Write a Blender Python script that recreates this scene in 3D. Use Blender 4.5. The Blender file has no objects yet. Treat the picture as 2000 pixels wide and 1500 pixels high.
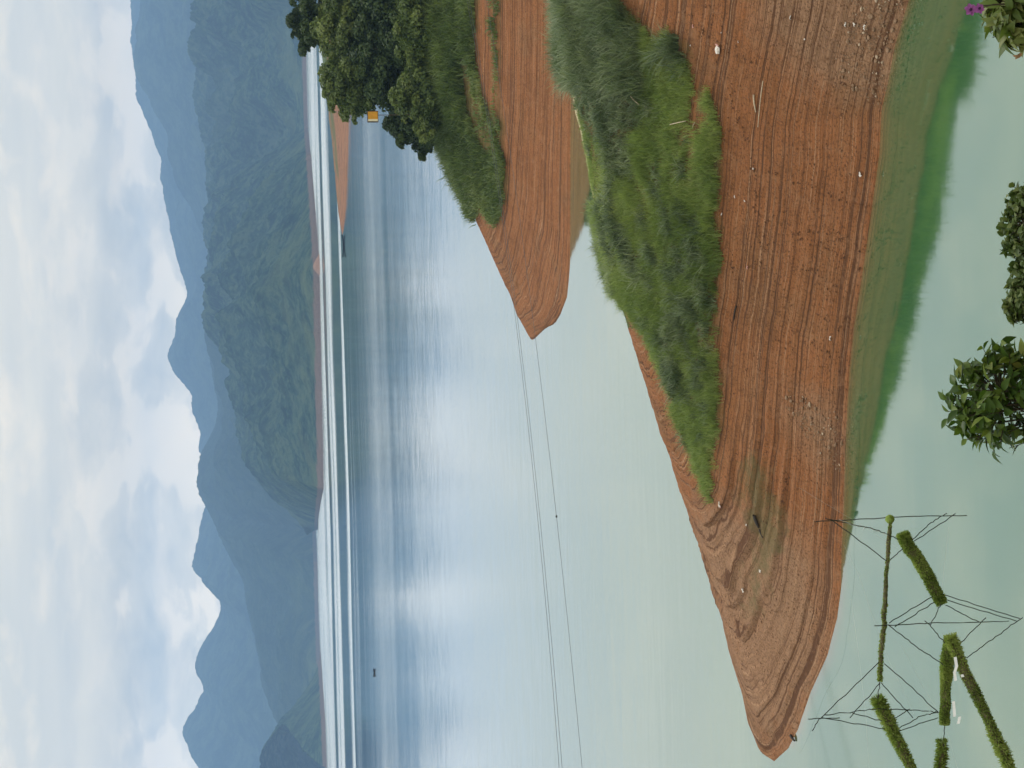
import bpy, bmesh, math, random
import numpy as np
from mathutils import Vector, Matrix, Quaternion

R = math.radians
random.seed(7)
rng = np.random.default_rng(11)
scene = bpy.context.scene
COL = scene.collection

# ------------------------------------------------------------------ camera
EYE = np.array([0.0, 0.0, 30.0])
F = 3600.0                       # focal length in photo pixels (photo 2000 x 1500)
PITCH = math.atan(406.0 / F)
ROLL = R(1.60)
_f = np.array([0, math.cos(PITCH), -math.sin(PITCH)])
_r0 = np.array([1.0, 0, 0])
_w0 = np.cross(_r0, _f)
_r = _r0 * math.cos(ROLL) - _w0 * math.sin(ROLL)
_w = _w0 * math.cos(ROLL) + _r0 * math.sin(ROLL)

def ray(x, y):
    """direction of photo pixel (x, y); the phone was held sideways: image left is up"""
    u = 1500.0 - y
    return _f + _r * ((u - 750.0) / F) + _w * ((1000.0 - x) / F)

def onz(x, y, z=0.0):
    d = ray(x, y)
    return EYE + d * ((z - EYE[2]) / d[2])

def aty(x, y, Y):
    d = ray(x, y)
    return EYE + d * (Y / d[1])

def proj(P):
    P = np.asarray(P, float) - EYE
    c = P @ _f
    u = 750.0 + F * (P @ _r) / c
    v = 1000.0 - F * (P @ _w) / c
    return v, 1500.0 - u         # photo x, photo y

cam_d = bpy.data.cameras.new('camera')
cam = bpy.data.objects.new('camera', cam_d)
COL.objects.link(cam)
m = Matrix(((-_w[0], _r[0], -_f[0], EYE[0]),
            (-_w[1], _r[1], -_f[1], EYE[1]),
            (-_w[2], _r[2], -_f[2], EYE[2]),
            (0, 0, 0, 1)))
cam.matrix_world = m
cam_d.sensor_fit = 'HORIZONTAL'
cam_d.sensor_width = 36.0
cam_d.lens = 36.0 * F / 2000.0
cam_d.clip_start = 0.1
cam_d.clip_end = 60000
scene.camera = cam

# ------------------------------------------------------------------ helpers
def tag(o, label=None, cat=None, group=None, kind=None):
    if label: o['label'] = label
    if cat: o['category'] = cat
    if group: o['group'] = group
    if kind: o['kind'] = kind
    return o

def link(name, me, parent=None):
    o = bpy.data.objects.new(name, me)
    COL.objects.link(o)
    if parent is not None: o.parent = parent
    return o

def empty(name, loc=(0, 0, 0), rz=0.0):
    o = bpy.data.objects.new(name, None)
    o.empty_display_size = 0.2
    COL.objects.link(o)
    o.location = loc
    o.rotation_euler = (0, 0, rz)
    return o

def mesh_np(name, V, Fc, mat=None, attrs=None, smooth=False):
    """V (n,3), Fc (m,k) -> mesh"""
    V = np.asarray(V, np.float32); Fc = np.asarray(Fc, np.int32)
    me = bpy.data.meshes.new(name)
    n, k = Fc.shape
    me.vertices.add(len(V)); me.vertices.foreach_set('co', V.ravel())
    me.loops.add(n * k); me.loops.foreach_set('vertex_index', Fc.ravel())
    me.polygons.add(n)
    me.polygons.foreach_set('loop_start', np.arange(0, n * k, k, dtype=np.int32))
    me.polygons.foreach_set('loop_total', np.full(n, k, np.int32))
    me.polygons.foreach_set('use_smooth', np.full(n, smooth, bool))
    for a, val in (attrs or {}).items():
        at = me.attributes.new(a, 'FLOAT', 'POINT')
        at.data.foreach_set('value', np.asarray(val, np.float32).ravel())
    me.update(calc_edges=True)
    if mat: me.materials.append(mat)
    return me

def grid_faces(nr, nc):
    i = np.arange(nr - 1)[:, None] * nc + np.arange(nc - 1)[None, :]
    i = i.ravel()
    return np.stack([i, i + 1, i + nc + 1, i + nc], 1)

def _hash(ix, iy, seed):
    h = (ix.astype(np.int64) * 374761393 + iy.astype(np.int64) * 668265263 + seed * 974711) & 0xffffffff
    h = ((h ^ (h >> 13)) * 1274126177) & 0xffffffff
    h = (h ^ (h >> 16)) & 0xffffff
    return h / float(0xffffff)

def vnoise(x, y, seed=0):
    x = np.asarray(x, float); y = np.asarray(y, float)
    x, y = np.broadcast_arrays(x, y)
    ix = np.floor(x); iy = np.floor(y)
    fx = x - ix; fy = y - iy
    fx = fx * fx * fx * (fx * (fx * 6 - 15) + 10); fy = fy * fy * fy * (fy * (fy * 6 - 15) + 10)
    a = _hash(ix, iy, seed); b = _hash(ix + 1, iy, seed)
    c = _hash(ix, iy + 1, seed); d = _hash(ix + 1, iy + 1, seed)
    return (a * (1 - fx) + b * fx) * (1 - fy) + (c * (1 - fx) + d * fx) * fy

def fbm(x, y, seed=0, oct=4, gain=0.5):
    s = 0; a = 1; t = 0
    for k in range(oct):
        s = s + a * vnoise(x * 2 ** k + 13.7 * k, y * 2 ** k - 7.1 * k, seed + k); t += a; a *= gain
    return s / t

def inpoly(px, py, poly):
    px = np.asarray(px); py = np.asarray(py)
    ins = np.zeros(px.shape, bool)
    n = len(poly)
    for i in range(n):
        x1, y1 = poly[i]; x2, y2 = poly[(i + 1) % n]
        c = ((y1 > py) != (y2 > py)) & (px < (x2 - x1) * (py - y1) / ((y2 - y1) + 1e-12) + x1)
        ins ^= c
    return ins

def smooth01(x):
    x = np.clip(x, 0, 1); return x * x * (3 - 2 * x)

# ------------------------------------------------------------------ materials
class NT:
    def __init__(self, name):
        self.mat = bpy.data.materials.new(name); self.mat.use_nodes = True
        self.t = self.mat.node_tree; self.n = self.t.nodes; self.n.clear()
        self.out = self.n.new('ShaderNodeOutputMaterial')
    def node(self, typ, **kw):
        nd = self.n.new(typ)
        for k, v in kw.items():
            if k in nd.inputs.keys() if hasattr(nd.inputs, 'keys') else False:
                nd.inputs[k].default_value = v
            else:
                setattr(nd, k, v)
        return nd
    def set(self, sock, v):
        if isinstance(v, bpy.types.NodeSocket): self.t.links.new(v, sock)
        else: sock.default_value = v
    def math(self, op, a, b=0.0, c=0.0, clamp=False):
        nd = self.n.new('ShaderNodeMath'); nd.operation = op; nd.use_clamp = clamp
        self.set(nd.inputs[0], a); self.set(nd.inputs[1], b); self.set(nd.inputs[2], c)
        return nd.outputs[0]
    def vmath(self, op, a, b=(0, 0, 0)):
        nd = self.n.new('ShaderNodeVectorMath'); nd.operation = op
        self.set(nd.inputs[0], a); self.set(nd.inputs[1], b)
        return nd.outputs[0]
    def noise(self, vec, scale, detail=4, rough=0.55, dist=0.0, color=False):
        nd = self.n.new('ShaderNodeTexNoise')
        self.set(nd.inputs['Vector'], vec); nd.inputs['Scale'].default_value = scale
        nd.inputs['Detail'].default_value = detail; nd.inputs['Roughness'].default_value = rough
        nd.inputs['Distortion'].default_value = dist
        return nd.outputs['Color' if color else 'Fac']
    def ramp(self, fac, stops, interp='LINEAR'):
        nd = self.n.new('ShaderNodeValToRGB'); nd.color_ramp.interpolation = interp
        el = nd.color_ramp.elements
        while len(el) < len(stops): el.new(0.5)
        for e, (p, c) in zip(el, stops):
            e.position = p
            e.color = (c, c, c, 1) if isinstance(c, (int, float)) else (*c, 1)
        self.set(nd.inputs[0], fac)
        return nd.outputs[0]
    def mix(self, fac, a, b, blend='MIX'):
        nd = self.n.new('ShaderNodeMix'); nd.data_type = 'RGBA'; nd.blend_type = blend
        self.set(nd.inputs[0], fac)
        for s, v in ((nd.inputs[6], a), (nd.inputs[7], b)):
            if isinstance(v, tuple) and len(v) == 3: v = (*v, 1)
            self.set(s, v)
        return nd.outputs[2]
    def attr(self, name):
        nd = self.n.new('ShaderNodeAttribute'); nd.attribute_name = name
        return nd.outputs['Fac']
    def pos(self):
        return self.n.new('ShaderNodeNewGeometry').outputs['Position']
    def obj(self):
        return self.n.new('ShaderNodeTexCoord').outputs['Object']
    def sep(self, v):
        nd = self.n.new('ShaderNodeSeparateXYZ'); self.set(nd.inputs[0], v); return nd.outputs
    def comb(self, x, y, z):
        nd = self.n.new('ShaderNodeCombineXYZ')
        for s, v in zip(nd.inputs, (x, y, z)): self.set(s, v)
        return nd.outputs[0]
    def bump(self, h, strength=0.5, dist=0.05, normal=None):
        nd = self.n.new('ShaderNodeBump')
        nd.inputs['Strength'].default_value = strength; nd.inputs['Distance'].default_value = dist
        self.set(nd.inputs['Height'], h)
        if normal is not None: self.set(nd.inputs['Normal'], normal)
        return nd.outputs[0]
    def principled(self, color, rough=0.9, normal=None, spec=0.2, trans=None, metallic=0.0):
        b = self.n.new('ShaderNodeBsdfPrincipled')
        if isinstance(color, tuple) and len(color) == 3: color = (*color, 1)
        self.set(b.inputs['Base Color'], color); self.set(b.inputs['Roughness'], rough)
        b.inputs['Specular IOR Level'].default_value = spec
        b.inputs['Metallic'].default_value = metallic
        if normal is not None: self.set(b.inputs['Normal'], normal)
        self.b = b
        return b.outputs[0]
    def done(self, shader):
        self.t.links.new(shader, self.out.inputs['Surface']); return self.mat

def soil_material():
    T = NT('red_clay')
    p = T.pos(); s = T.sep(p)
    # strand lines with painted scarp shade: noise squeezed along the height so that it follows the contours
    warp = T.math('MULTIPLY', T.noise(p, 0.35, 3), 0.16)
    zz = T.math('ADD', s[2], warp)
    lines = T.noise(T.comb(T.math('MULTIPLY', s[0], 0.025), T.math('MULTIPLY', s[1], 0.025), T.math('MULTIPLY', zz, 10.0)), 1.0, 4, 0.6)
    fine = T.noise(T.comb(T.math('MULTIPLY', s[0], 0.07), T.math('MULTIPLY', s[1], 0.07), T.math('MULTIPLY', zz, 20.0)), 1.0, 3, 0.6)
    big = T.noise(p, 0.16, 4, 0.6)
    grain = T.noise(p, 7.0, 5, 0.7)
    speck = T.noise(p, 2.6, 5, 0.72); clod = T.noise(p, 1.1, 6, 0.74, 0.6)
    c = T.ramp(big, [(0.30, (0.258, 0.106, 0.043)), (0.5, (0.325, 0.131, 0.052)), (0.72, (0.255, 0.124, 0.056))])
    c = T.mix(T.math('MULTIPLY', T.attr('silt'), 0.75), c, (0.33, 0.205, 0.125))
    c = T.mix(T.ramp(lines, [(0.40, 0.95), (0.46, 0.0)]), c, (0.112, 0.052, 0.027))  # moist strand stain, plus shade of the small scarps painted into the colour
    c = T.mix(T.ramp(fine, [(0.57, 0.0), (0.68, 0.75)]), c, (0.46, 0.27, 0.155))
    c = T.mix(T.ramp(fine, [(0.31, 0.92), (0.42, 0.0)]), c, (0.115, 0.053, 0.027))  # thin bands likewise: dark stain and painted scarp shade together
    c = T.mix(T.ramp(grain, [(0.36, 0.9), (0.50, 0.0)]), c, (0.125, 0.058, 0.028))
    c = T.mix(T.ramp(speck, [(0.28, 0.95), (0.38, 0.0)]), c, (0.075, 0.036, 0.020))
    c = T.mix(T.ramp(clod, [(0.52, 0.0), (0.68, 0.45)]), c, (0.36, 0.19, 0.10))
    c = T.mix(T.ramp(clod, [(0.34, 0.55), (0.45, 0.0)]), c, (0.165, 0.078, 0.036))
    mossn = T.ramp(T.math('MULTIPLY', T.attr('moss'), T.math('MULTIPLY', T.noise(p, 1.2, 5, 0.7), 2.0)), [(0.30, 0.0), (1.0, 0.60)])
    c = T.mix(mossn, c, (0.125, 0.120, 0.052))
    c = T.mix(T.attr('pale'), c, (0.62, 0.50, 0.32))
    c = T.mix(T.attr('leafy'), c, (0.085, 0.11, 0.035))
    h = T.math('ADD', T.math('MULTIPLY', lines, 1.3), T.math('ADD', T.math('MULTIPLY', grain, 0.5), T.math('MULTIPLY', T.math('ADD', speck, clod), 0.9)))
    nrm = T.bump(h, 0.9, 0.22)
    return T.done(T.principled(c, 0.95, nrm, 0.1))
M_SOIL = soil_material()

def leaf_mat(name, stops, rough=0.55, transl=0.35, nscale=0.5, spec=0.25):
    T = NT(name)
    tint = T.attr('tint')
    n = T.noise(T.pos(), nscale, 3, 0.6)
    f = T.math('ADD', T.math('MULTIPLY', tint, 0.6), T.math('MULTIPLY', n, 0.5))
    c = T.ramp(f, stops)
    a = T.principled(c, rough, None, spec)
    tr = T.n.new('ShaderNodeBsdfTranslucent'); T.set(tr.inputs[0], T.mix(1.0, c, (1.1, 1.2, 0.7), 'MULTIPLY'))
    mx = T.n.new('ShaderNodeMixShader'); mx.inputs[0].default_value = transl
    T.t.links.new(a, mx.inputs[1]); T.t.links.new(tr.outputs[0], mx.inputs[2])
    return T.done(mx.outputs[0])

M_GRASS = leaf_mat('meadow_grass', [(0.15, (0.100, 0.160, 0.042)), (0.5, (0.235, 0.310, 0.092)), (0.8, (0.36, 0.42, 0.145)), (1.0, (0.42, 0.40, 0.19))], 0.6, 0.35, 0.22)
M_REED = leaf_mat('grey_green_reed', [(0.15, (0.060, 0.095, 0.045)), (0.5, (0.155, 0.205, 0.105)), (0.85, (0.30, 0.345, 0.195)), (1.0, (0.42, 0.40, 0.25))], 0.6, 0.25, 0.35)
M_BRUSH = leaf_mat('brushwood_green', [(0.15, (0.060, 0.092, 0.034)), (0.5, (0.135, 0.190, 0.062)), (0.85, (0.235, 0.285, 0.100)), (1.0, (0.30, 0.29, 0.14))], 0.65, 0.25, 0.10)
M_CROWN_DARK = leaf_mat('dark_crown_leaf', [(0.1, (0.022, 0.042, 0.016)), (0.6, (0.048, 0.080, 0.026)), (1.0, (0.085, 0.125, 0.038))], 0.6, 0.18, 0.25)
M_CROWN = leaf_mat('crown_leaf', [(0.1, (0.036, 0.062, 0.018)), (0.5, (0.105, 0.150, 0.036)), (1.0, (0.215, 0.260, 0.070))], 0.6, 0.25, 0.22)
M_SHRUB = leaf_mat('glossy_shrub_leaf', [(0.1, (0.018, 0.040, 0.010)), (0.5, (0.060, 0.110, 0.020)), (0.85, (0.135, 0.190, 0.034)), (1.0, (0.24, 0.20, 0.06))], 0.42, 0.28, 3.0, 0.16)
M_HEDGE = leaf_mat('hedge_leaf', [(0.1, (0.030, 0.052, 0.016)), (0.55, (0.085, 0.125, 0.036)), (1.0, (0.190, 0.215, 0.075))], 0.5, 0.25, 3.0, 0.15)
M_FLOWERLEAF = leaf_mat('drooping_leaf', [(0.1, (0.045, 0.075, 0.016)), (0.5, (0.115, 0.165, 0.030)), (1.0, (0.25, 0.25, 0.085))], 0.5, 0.3, 3.0, 0.3)
M_MOSS = leaf_mat('pole_moss', [(0.1, (0.07, 0.105, 0.024)), (0.45, (0.22, 0.31, 0.070)), (1.0, (0.46, 0.52, 0.17))], 0.8, 0.25, 9.0, 0.1)

def plain(name, col, rough=0.8, spec=0.3, nscale=6.0, amount=0.35, bump=0.2):
    T = NT(name)
    n = T.noise(T.obj(), nscale, 5, 0.65)
    d = tuple(v * (1 - amount) for v in col); l = tuple(min(1, v * (1 + amount * 0.6)) for v in col)
    c = T.ramp(n, [(0.3, d), (0.7, l)])
    return T.done(T.principled(c, rough, T.bump(n, bump, 0.02), spec))

M_BARK = plain('bark', (0.11, 0.085, 0.06))
M_TWIG = plain('twig_bark', (0.075, 0.062, 0.04), nscale=40)
M_STICK = plain('bleached_bamboo', (0.55, 0.45, 0.32), nscale=12)
M_DARKWOOD = plain('wet_dark_wood', (0.045, 0.035, 0.028), nscale=12)
M_STONE = plain('rubble_stone', (0.30, 0.19, 0.115), 0.9, 0.2, 3.0, 0.6, 0.4)
M_STONE_PALE = plain('pale_stone', (0.50, 0.38, 0.27), 0.9, 0.2, 3.0, 0.3, 0.3)
M_LITTER = plain('white_litter', (0.80, 0.74, 0.68), 0.6, 0.3, 14, 0.15)
M_LITTER_PINK = plain('pink_litter', (0.72, 0.40, 0.36), 0.6, 0.3, 14, 0.2)
M_WIRE = plain('dark_wire', (0.035, 0.038, 0.036), 0.5, 0.4, 60, 0.3)
M_CABLE = plain('grey_cable', (0.07, 0.075, 0.08), 0.5, 0.4, 3, 0.1)
M_POLE = plain('weathered_pole', (0.12, 0.105, 0.06), 0.9, 0.2, 40, 0.5)
M_HULL = plain('dark_hull', (0.030, 0.034, 0.038), 0.6, 0.3, 2)
M_SKIN = plain('skin', (0.36, 0.22, 0.15), 0.6, 0.3, 4, 0.1)
M_CLOTH = plain('dark_cloth', (0.045, 0.055, 0.07), 0.9, 0.1, 6, 0.3)
M_AMBER = plain('amber_panel', (0.62, 0.30, 0.020), 0.5, 0.3, 3, 0.18)
M_CREAM = plain('cream_panel', (0.78, 0.72, 0.52), 0.5, 0.3, 3, 0.1)
M_FRAME = plain('dark_frame', (0.055, 0.035, 0.022), 0.6, 0.3, 5, 0.2)
M_WHITEWASH = plain('white_render', (0.80, 0.80, 0.78), 0.8, 0.2, 0.4, 0.08)
M_ROOF = plain('grey_roof', (0.30, 0.30, 0.32), 0.8, 0.2, 0.4, 0.1)
M_GLASS = plain('dark_pane', (0.04, 0.05, 0.06), 0.2, 0.5, 1, 0.1)
M_PETAL = plain('purple_petal', (0.42, 0.13, 0.44), 0.6, 0.2, 60, 0.45)
M_CORE = plain('dark_flower_centre', (0.05, 0.015, 0.05), 0.6, 0.2, 60, 0.3)
M_DRYLEAF = plain('dry_brown_leaf', (0.26, 0.15, 0.07), 0.7, 0.2, 40, 0.4)
def silk():
    T = NT('spider_silk')
    c = T.ramp(T.noise(T.obj(), 20), [(0.3, (0.6, 0.62, 0.6)), (0.7, (0.8, 0.8, 0.78))])
    a = T.principled(c, 0.3, None, 0.5)
    tr = T.n.new('ShaderNodeBsdfTransparent'); mx = T.n.new('ShaderNodeMixShader'); mx.inputs[0].default_value = 0.65
    T.t.links.new(a, mx.inputs[1]); T.t.links.new(tr.outputs[0], mx.inputs[2])
    return T.done(mx.outputs[0])
M_SILK = silk()
def resin():
    T = NT('wet_plastic_tape')
    a = T.principled(T.ramp(T.noise(T.obj(), 30), [(0.3, (0.72, 0.74, 0.74)), (0.7, (0.9, 0.9, 0.9))]), 0.12, None, 0.9)
    return T.done(a)
M_TAPE = resin()

# ------------------------------------------------------------------ sky, sun, render settings
SUN_EL, SUN_AZ = R(52), R(24)          # azimuth from +Y towards +X
wd = bpy.data.worlds.new('World'); scene.world = wd; wd.use_nodes = True
t = wd.node_tree; t.nodes.clear()
W = NT.__new__(NT); W.t = t; W.n = t.nodes
wout = t.nodes.new('ShaderNodeOutputWorld'); bg = t.nodes.new('ShaderNodeBackground')
sky = t.nodes.new('ShaderNodeTexSky'); sky.sky_type = 'NISHITA'; sky.sun_disc = False
sky.sun_elevation = SUN_EL; sky.sun_rotation = SUN_AZ
d = t.nodes.new('ShaderNodeTexCoord').outputs['Generated']
s = W.sep(d)
dv = W.comb(s[0], s[1], W.math('MULTIPLY', s[2], 2.1))
# soft warp so that the puffs billow
warp = W.vmath('SCALE', W.vmath('SUBTRACT', W.noise(dv, 16.0, 3, 0.5, color=True), (0.5, 0.5, 0.5)))
warp.node.inputs['Scale'].default_value = 0.035
dw = W.vmath('ADD', dv, warp)
puff = W.noise(dw, 15.0, 7, 0.52)
strat = W.noise(W.comb(W.math('MULTIPLY', s[0], 2.2), s[1], W.math('MULTIPLY', s[2], 17.0)), 2.6, 4, 0.45)
edge = W.noise(W.vmath('ADD', dw, (0.0, 0.0, 0.016)), 15.0, 7, 0.52)
rim = W.math('SUBTRACT', edge, puff)                        # tops of puffs catch more light
body_ = W.ramp(W.noise(dw, 34.0, 5, 0.55), [(0.32, (4.7, 5.3, 5.8)), (0.62, (6.8, 7.3, 7.5))])          # grey undersides
white = W.ramp(W.noise(dw, 24.0, 4, 0.5), [(0.3, (8.2, 8.6, 8.7)), (0.7, (9.8, 9.9, 9.6))])
lowcloud = W.mix(W.ramp(puff, [(0.45, 0.0), (0.495, 0.75), (0.58, 1.0)]), white, body_)
hicloud = W.ramp(strat, [(0.36, (7.6, 8.2, 8.4)), (0.50, (6.3, 7.0, 7.6)), (0.62, (5.6, 6.4, 7.2))])
# elevation: puffs under ~6 degrees, smooth layers above
el = W.math('ADD', s[2], W.math('MULTIPLY', W.math('SUBTRACT', W.noise(dv, 5.0, 2), 0.5), 0.05))
fac = W.ramp(el, [(0.085, 0.0), (0.135, 1.0)])
cl = W.mix(fac, lowcloud, hicloud)
cl = W.mix(W.math('MULTIPLY', rim, 3.0, clamp=True), cl, (9.6, 9.6, 9.2))
low = W.ramp(s[2], [(0.0, 1.0), (0.10, 0.0)])
boost = W.math('ADD', 1.0, W.math('MULTIPLY', low, 1.0))
cl = W.vmath('SCALE', cl); cl.node.inputs['Scale'].default_value = 1.0; W.set(cl.node.inputs['Scale'], boost)
cover = W.ramp(W.noise(dv, 9.0, 4), [(0.2, 0.965), (0.35, 1.0)])
cl = W.mix(W.ramp(s[2], [(0.16, 0.0), (0.32, 1.0)]), W.vmath('MULTIPLY', cl, (1.33, 1.09, 0.80)), W.vmath('MULTIPLY', cl, (1.19, 1.08, 0.91)))
fin = W.mix(cover, sky.outputs[0], cl)
t.links.new(fin, bg.inputs['Color']); bg.inputs['Strength'].default_value = 0.10
t.links.new(bg.outputs[0], wout.inputs['Surface'])

sd = bpy.data.lights.new('sun', 'SUN'); sd.energy = 1.2; sd.angle = R(14); sd.color = (1.0, 0.95, 0.88)
so = bpy.data.objects.new('sun', sd); COL.objects.link(so)
sdir = Vector((math.sin(SUN_AZ) * math.cos(SUN_EL), math.cos(SUN_AZ) * math.cos(SUN_EL), math.sin(SUN_EL)))
so.rotation_euler = sdir.to_track_quat('Z', 'Y').to_euler(); so.location = (0, 0, 200)

scene.view_settings.view_transform = 'Standard'; scene.view_settings.look = 'None'
scene.view_settings.exposure = 0.45; scene.view_settings.gamma = 1.0
scene.render.engine = 'CYCLES'
cy = scene.cycles
cy.use_denoising = True
cy.max_bounces = 6; cy.diffuse_bounces = 3; cy.glossy_bounces = 3; cy.transmission_bounces = 3
cy.volume_bounces = 1; cy.transparent_max_bounces = 8
cy.caustics_reflective = False; cy.caustics_refractive = False
cy.sample_clamp_indirect = 4.0

# ------------------------------------------------------------------ water
def water():
    T = NT('lake_water')
    p = T.pos(); s = T.sep(p)
    body = T.mix(T.ramp(T.noise(p, 0.03, 3), [(0.3, 0.0), (0.7, 1.0)]), (0.034, 0.110, 0.040), (0.040, 0.124, 0.050))
    # wind lanes: bands across the lake, named by distance
    q = T.math('DIVIDE', 108000.0, T.math('MAXIMUM', s[1], 40.0))
    warp = T.math('MULTIPLY', T.math('SUBTRACT', T.noise(T.comb(T.math('MULTIPLY', s[0], 0.0016), T.math('MULTIPLY', s[1], 0.0004), 0.0), 1.0, 4), 0.5), 0.26)
    q = T.math('MULTIPLY', q, T.math('ADD', 1.0, warp))
    st = [(0, 1), (41, 1), (43.5, 0), (46, 0), (47.5, 1), (59, 1), (61, 0), (70, 0), (71.5, .25), (75, 1), (78, 1), (80, .16),
          (124, .18), (134, .32), (150, .26), (162, .13), (185, .12), (215, .22), (260, .16), (330, .26), (400, .2)]
    lane = T.ramp(T.math('DIVIDE', q, 400.0), [(a / 400.0, float(b)) for a, b in st])
    streak = T.noise(T.comb(T.math('MULTIPLY', s[0], 0.0035), T.math('MULTIPLY', q, 0.10), 0.0), 1.0, 5, 0.6)
    farf = T.ramp(T.math('DIVIDE', q, 400.0), [(0.0, 0.0), (0.19, 0.0), (0.3, 1.0), (0.8, 1.0), (1.0, 0.6)])
    lane = T.math('ADD', lane, T.math('MULTIPLY', farf, T.math('MULTIPLY', T.math('SUBTRACT', streak, 0.48), 0.5)), clamp=True)
    near = T.ramp(T.math('DIVIDE', q, 1000.0), [(0.78, 1.0), (0.95, 0.0)])
    inlet = T.math('MULTIPLY', T.ramp(T.math('DIVIDE', s[0], 30.0), [(0.0, 0.0), (0.5, 1.0)]), T.ramp(T.math('DIVIDE', s[1], 400.0), [(0.57, 1.0), (0.62, 0.0)]))
    near = T.math('MULTIPLY', near, T.math('SUBTRACT', 1.0, inlet))       # sheltered water by the near bank stays glassy
    brk = T.noise(T.comb(T.math('MULTIPLY', s[0], 0.0011), T.math('MULTIPLY', q, 0.16), 3.0), 1.0, 4, 0.6)
    nearshore = T.ramp(T.math('DIVIDE', q, 200.0), [(0.05, 0.0), (0.12, 1.0), (0.42, 1.0), (0.6, 0.0)])
    lane = T.math('ADD', lane, T.math('MULTIPLY', nearshore, T.math('MULTIPLY', T.math('SUBTRACT', brk, 0.54), 2.8)), clamp=True)
    lane = T.math('MULTIPLY', lane, near)
    rough = T.math('ADD', T.math('ADD', T.math('SUBTRACT', 0.05, T.math('MULTIPLY', near, 0.025)), T.math('MULTIPLY', farf, T.math('MULTIPLY', near, 0.035))), T.math('MULTIPLY', lane, 0.20))
    # small ripples as random facets
    rn = T.noise(T.comb(T.math('MULTIPLY', s[0], 0.10), T.math('MULTIPLY', s[1], 0.95), 0.0), 1.0, 4, 0.65, color=True)
    rip = T.vmath('SUBTRACT', rn, (0.5, 0.5, 0.5))
    ripamp = T.math('ADD', 0.010, T.math('MULTIPLY', T.math('ADD', T.math('MULTIPLY', lane, 0.06), 0.02), near))
    rip = T.vmath('MULTIPLY', rip, T.comb(T.math('MULTIPLY', ripamp, 0.5), ripamp, 0.0))
    nrm = T.vmath('NORMALIZE', T.vmath('ADD', rip, (0, 0, 1)))
    df = T.n.new('ShaderNodeBsdfDiffuse'); T.set(df.inputs[0], body)
    gl = T.n.new('ShaderNodeBsdfGlossy'); gl.inputs[0].default_value = (0.97, 1.0, 0.99, 1)
    T.set(gl.inputs['Roughness'], rough); T.set(gl.inputs['Normal'], nrm)
    fr = T.n.new('ShaderNodeFresnel'); fr.inputs[0].default_value = 1.95; T.set(fr.inputs[1], nrm)
    mx = T.n.new('ShaderNodeMixShader')
    T.t.links.new(T.math('ADD', T.math('MULTIPLY', fr.outputs[0], 1.5), 0.0, clamp=True), mx.inputs[0]); T.t.links.new(df.outputs[0], mx.inputs[1]); T.t.links.new(gl.outputs[0], mx.inputs[2])
    return T.done(mx.outputs[0])
M_WATER = water()
Vw = np.array([(-9000, -250, 0), (9000, -250, 0), (9000, 9500, 0), (-9000, 9500, 0)], float)
o = link('water', mesh_np('water', Vw, [(0, 1, 2, 3)], M_WATER)); tag(o, kind='structure')

def shallows_mat():
    T = NT('shallow_water')
    p = T.pos()
    body = T.mix(T.math('MULTIPLY', T.attr('shal'), T.math('ADD', 0.6, T.noise(p, 0.8, 3))), (0.037, 0.117, 0.045), (0.115, 0.105, 0.042))
    df = T.n.new('ShaderNodeBsdfDiffuse'); T.set(df.inputs[0], body)
    gl = T.n.new('ShaderNodeBsdfGlossy'); gl.inputs[0].default_value = (0.97, 1.0, 0.99, 1); gl.inputs['Roughness'].default_value = 0.05
    rn = T.noise(T.vmath('MULTIPLY', p, (0.35, 1.1, 0)), 1.0, 3, 0.6, color=True)
    nrm = T.vmath('NORMALIZE', T.vmath('ADD', T.vmath('MULTIPLY', T.vmath('SUBTRACT', rn, (.5, .5, .5)), (0.005, 0.010, 0.0)), (0, 0, 1)))
    T.set(gl.inputs['Normal'], nrm)
    fr = T.n.new('ShaderNodeFresnel'); fr.inputs[0].default_value = 1.95; T.set(fr.inputs[1], nrm)
    mx = T.n.new('ShaderNodeMixShader')
    T.t.links.new(T.math('ADD', T.math('MULTIPLY', fr.outputs[0], 1.5), 0.0, clamp=True), mx.inputs[0]); T.t.links.new(df.outputs[0], mx.inputs[1]); T.t.links.new(gl.outputs[0], mx.inputs[2])
    return T.done(mx.outputs[0])
M_SHALLOW = shallows_mat()

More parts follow.
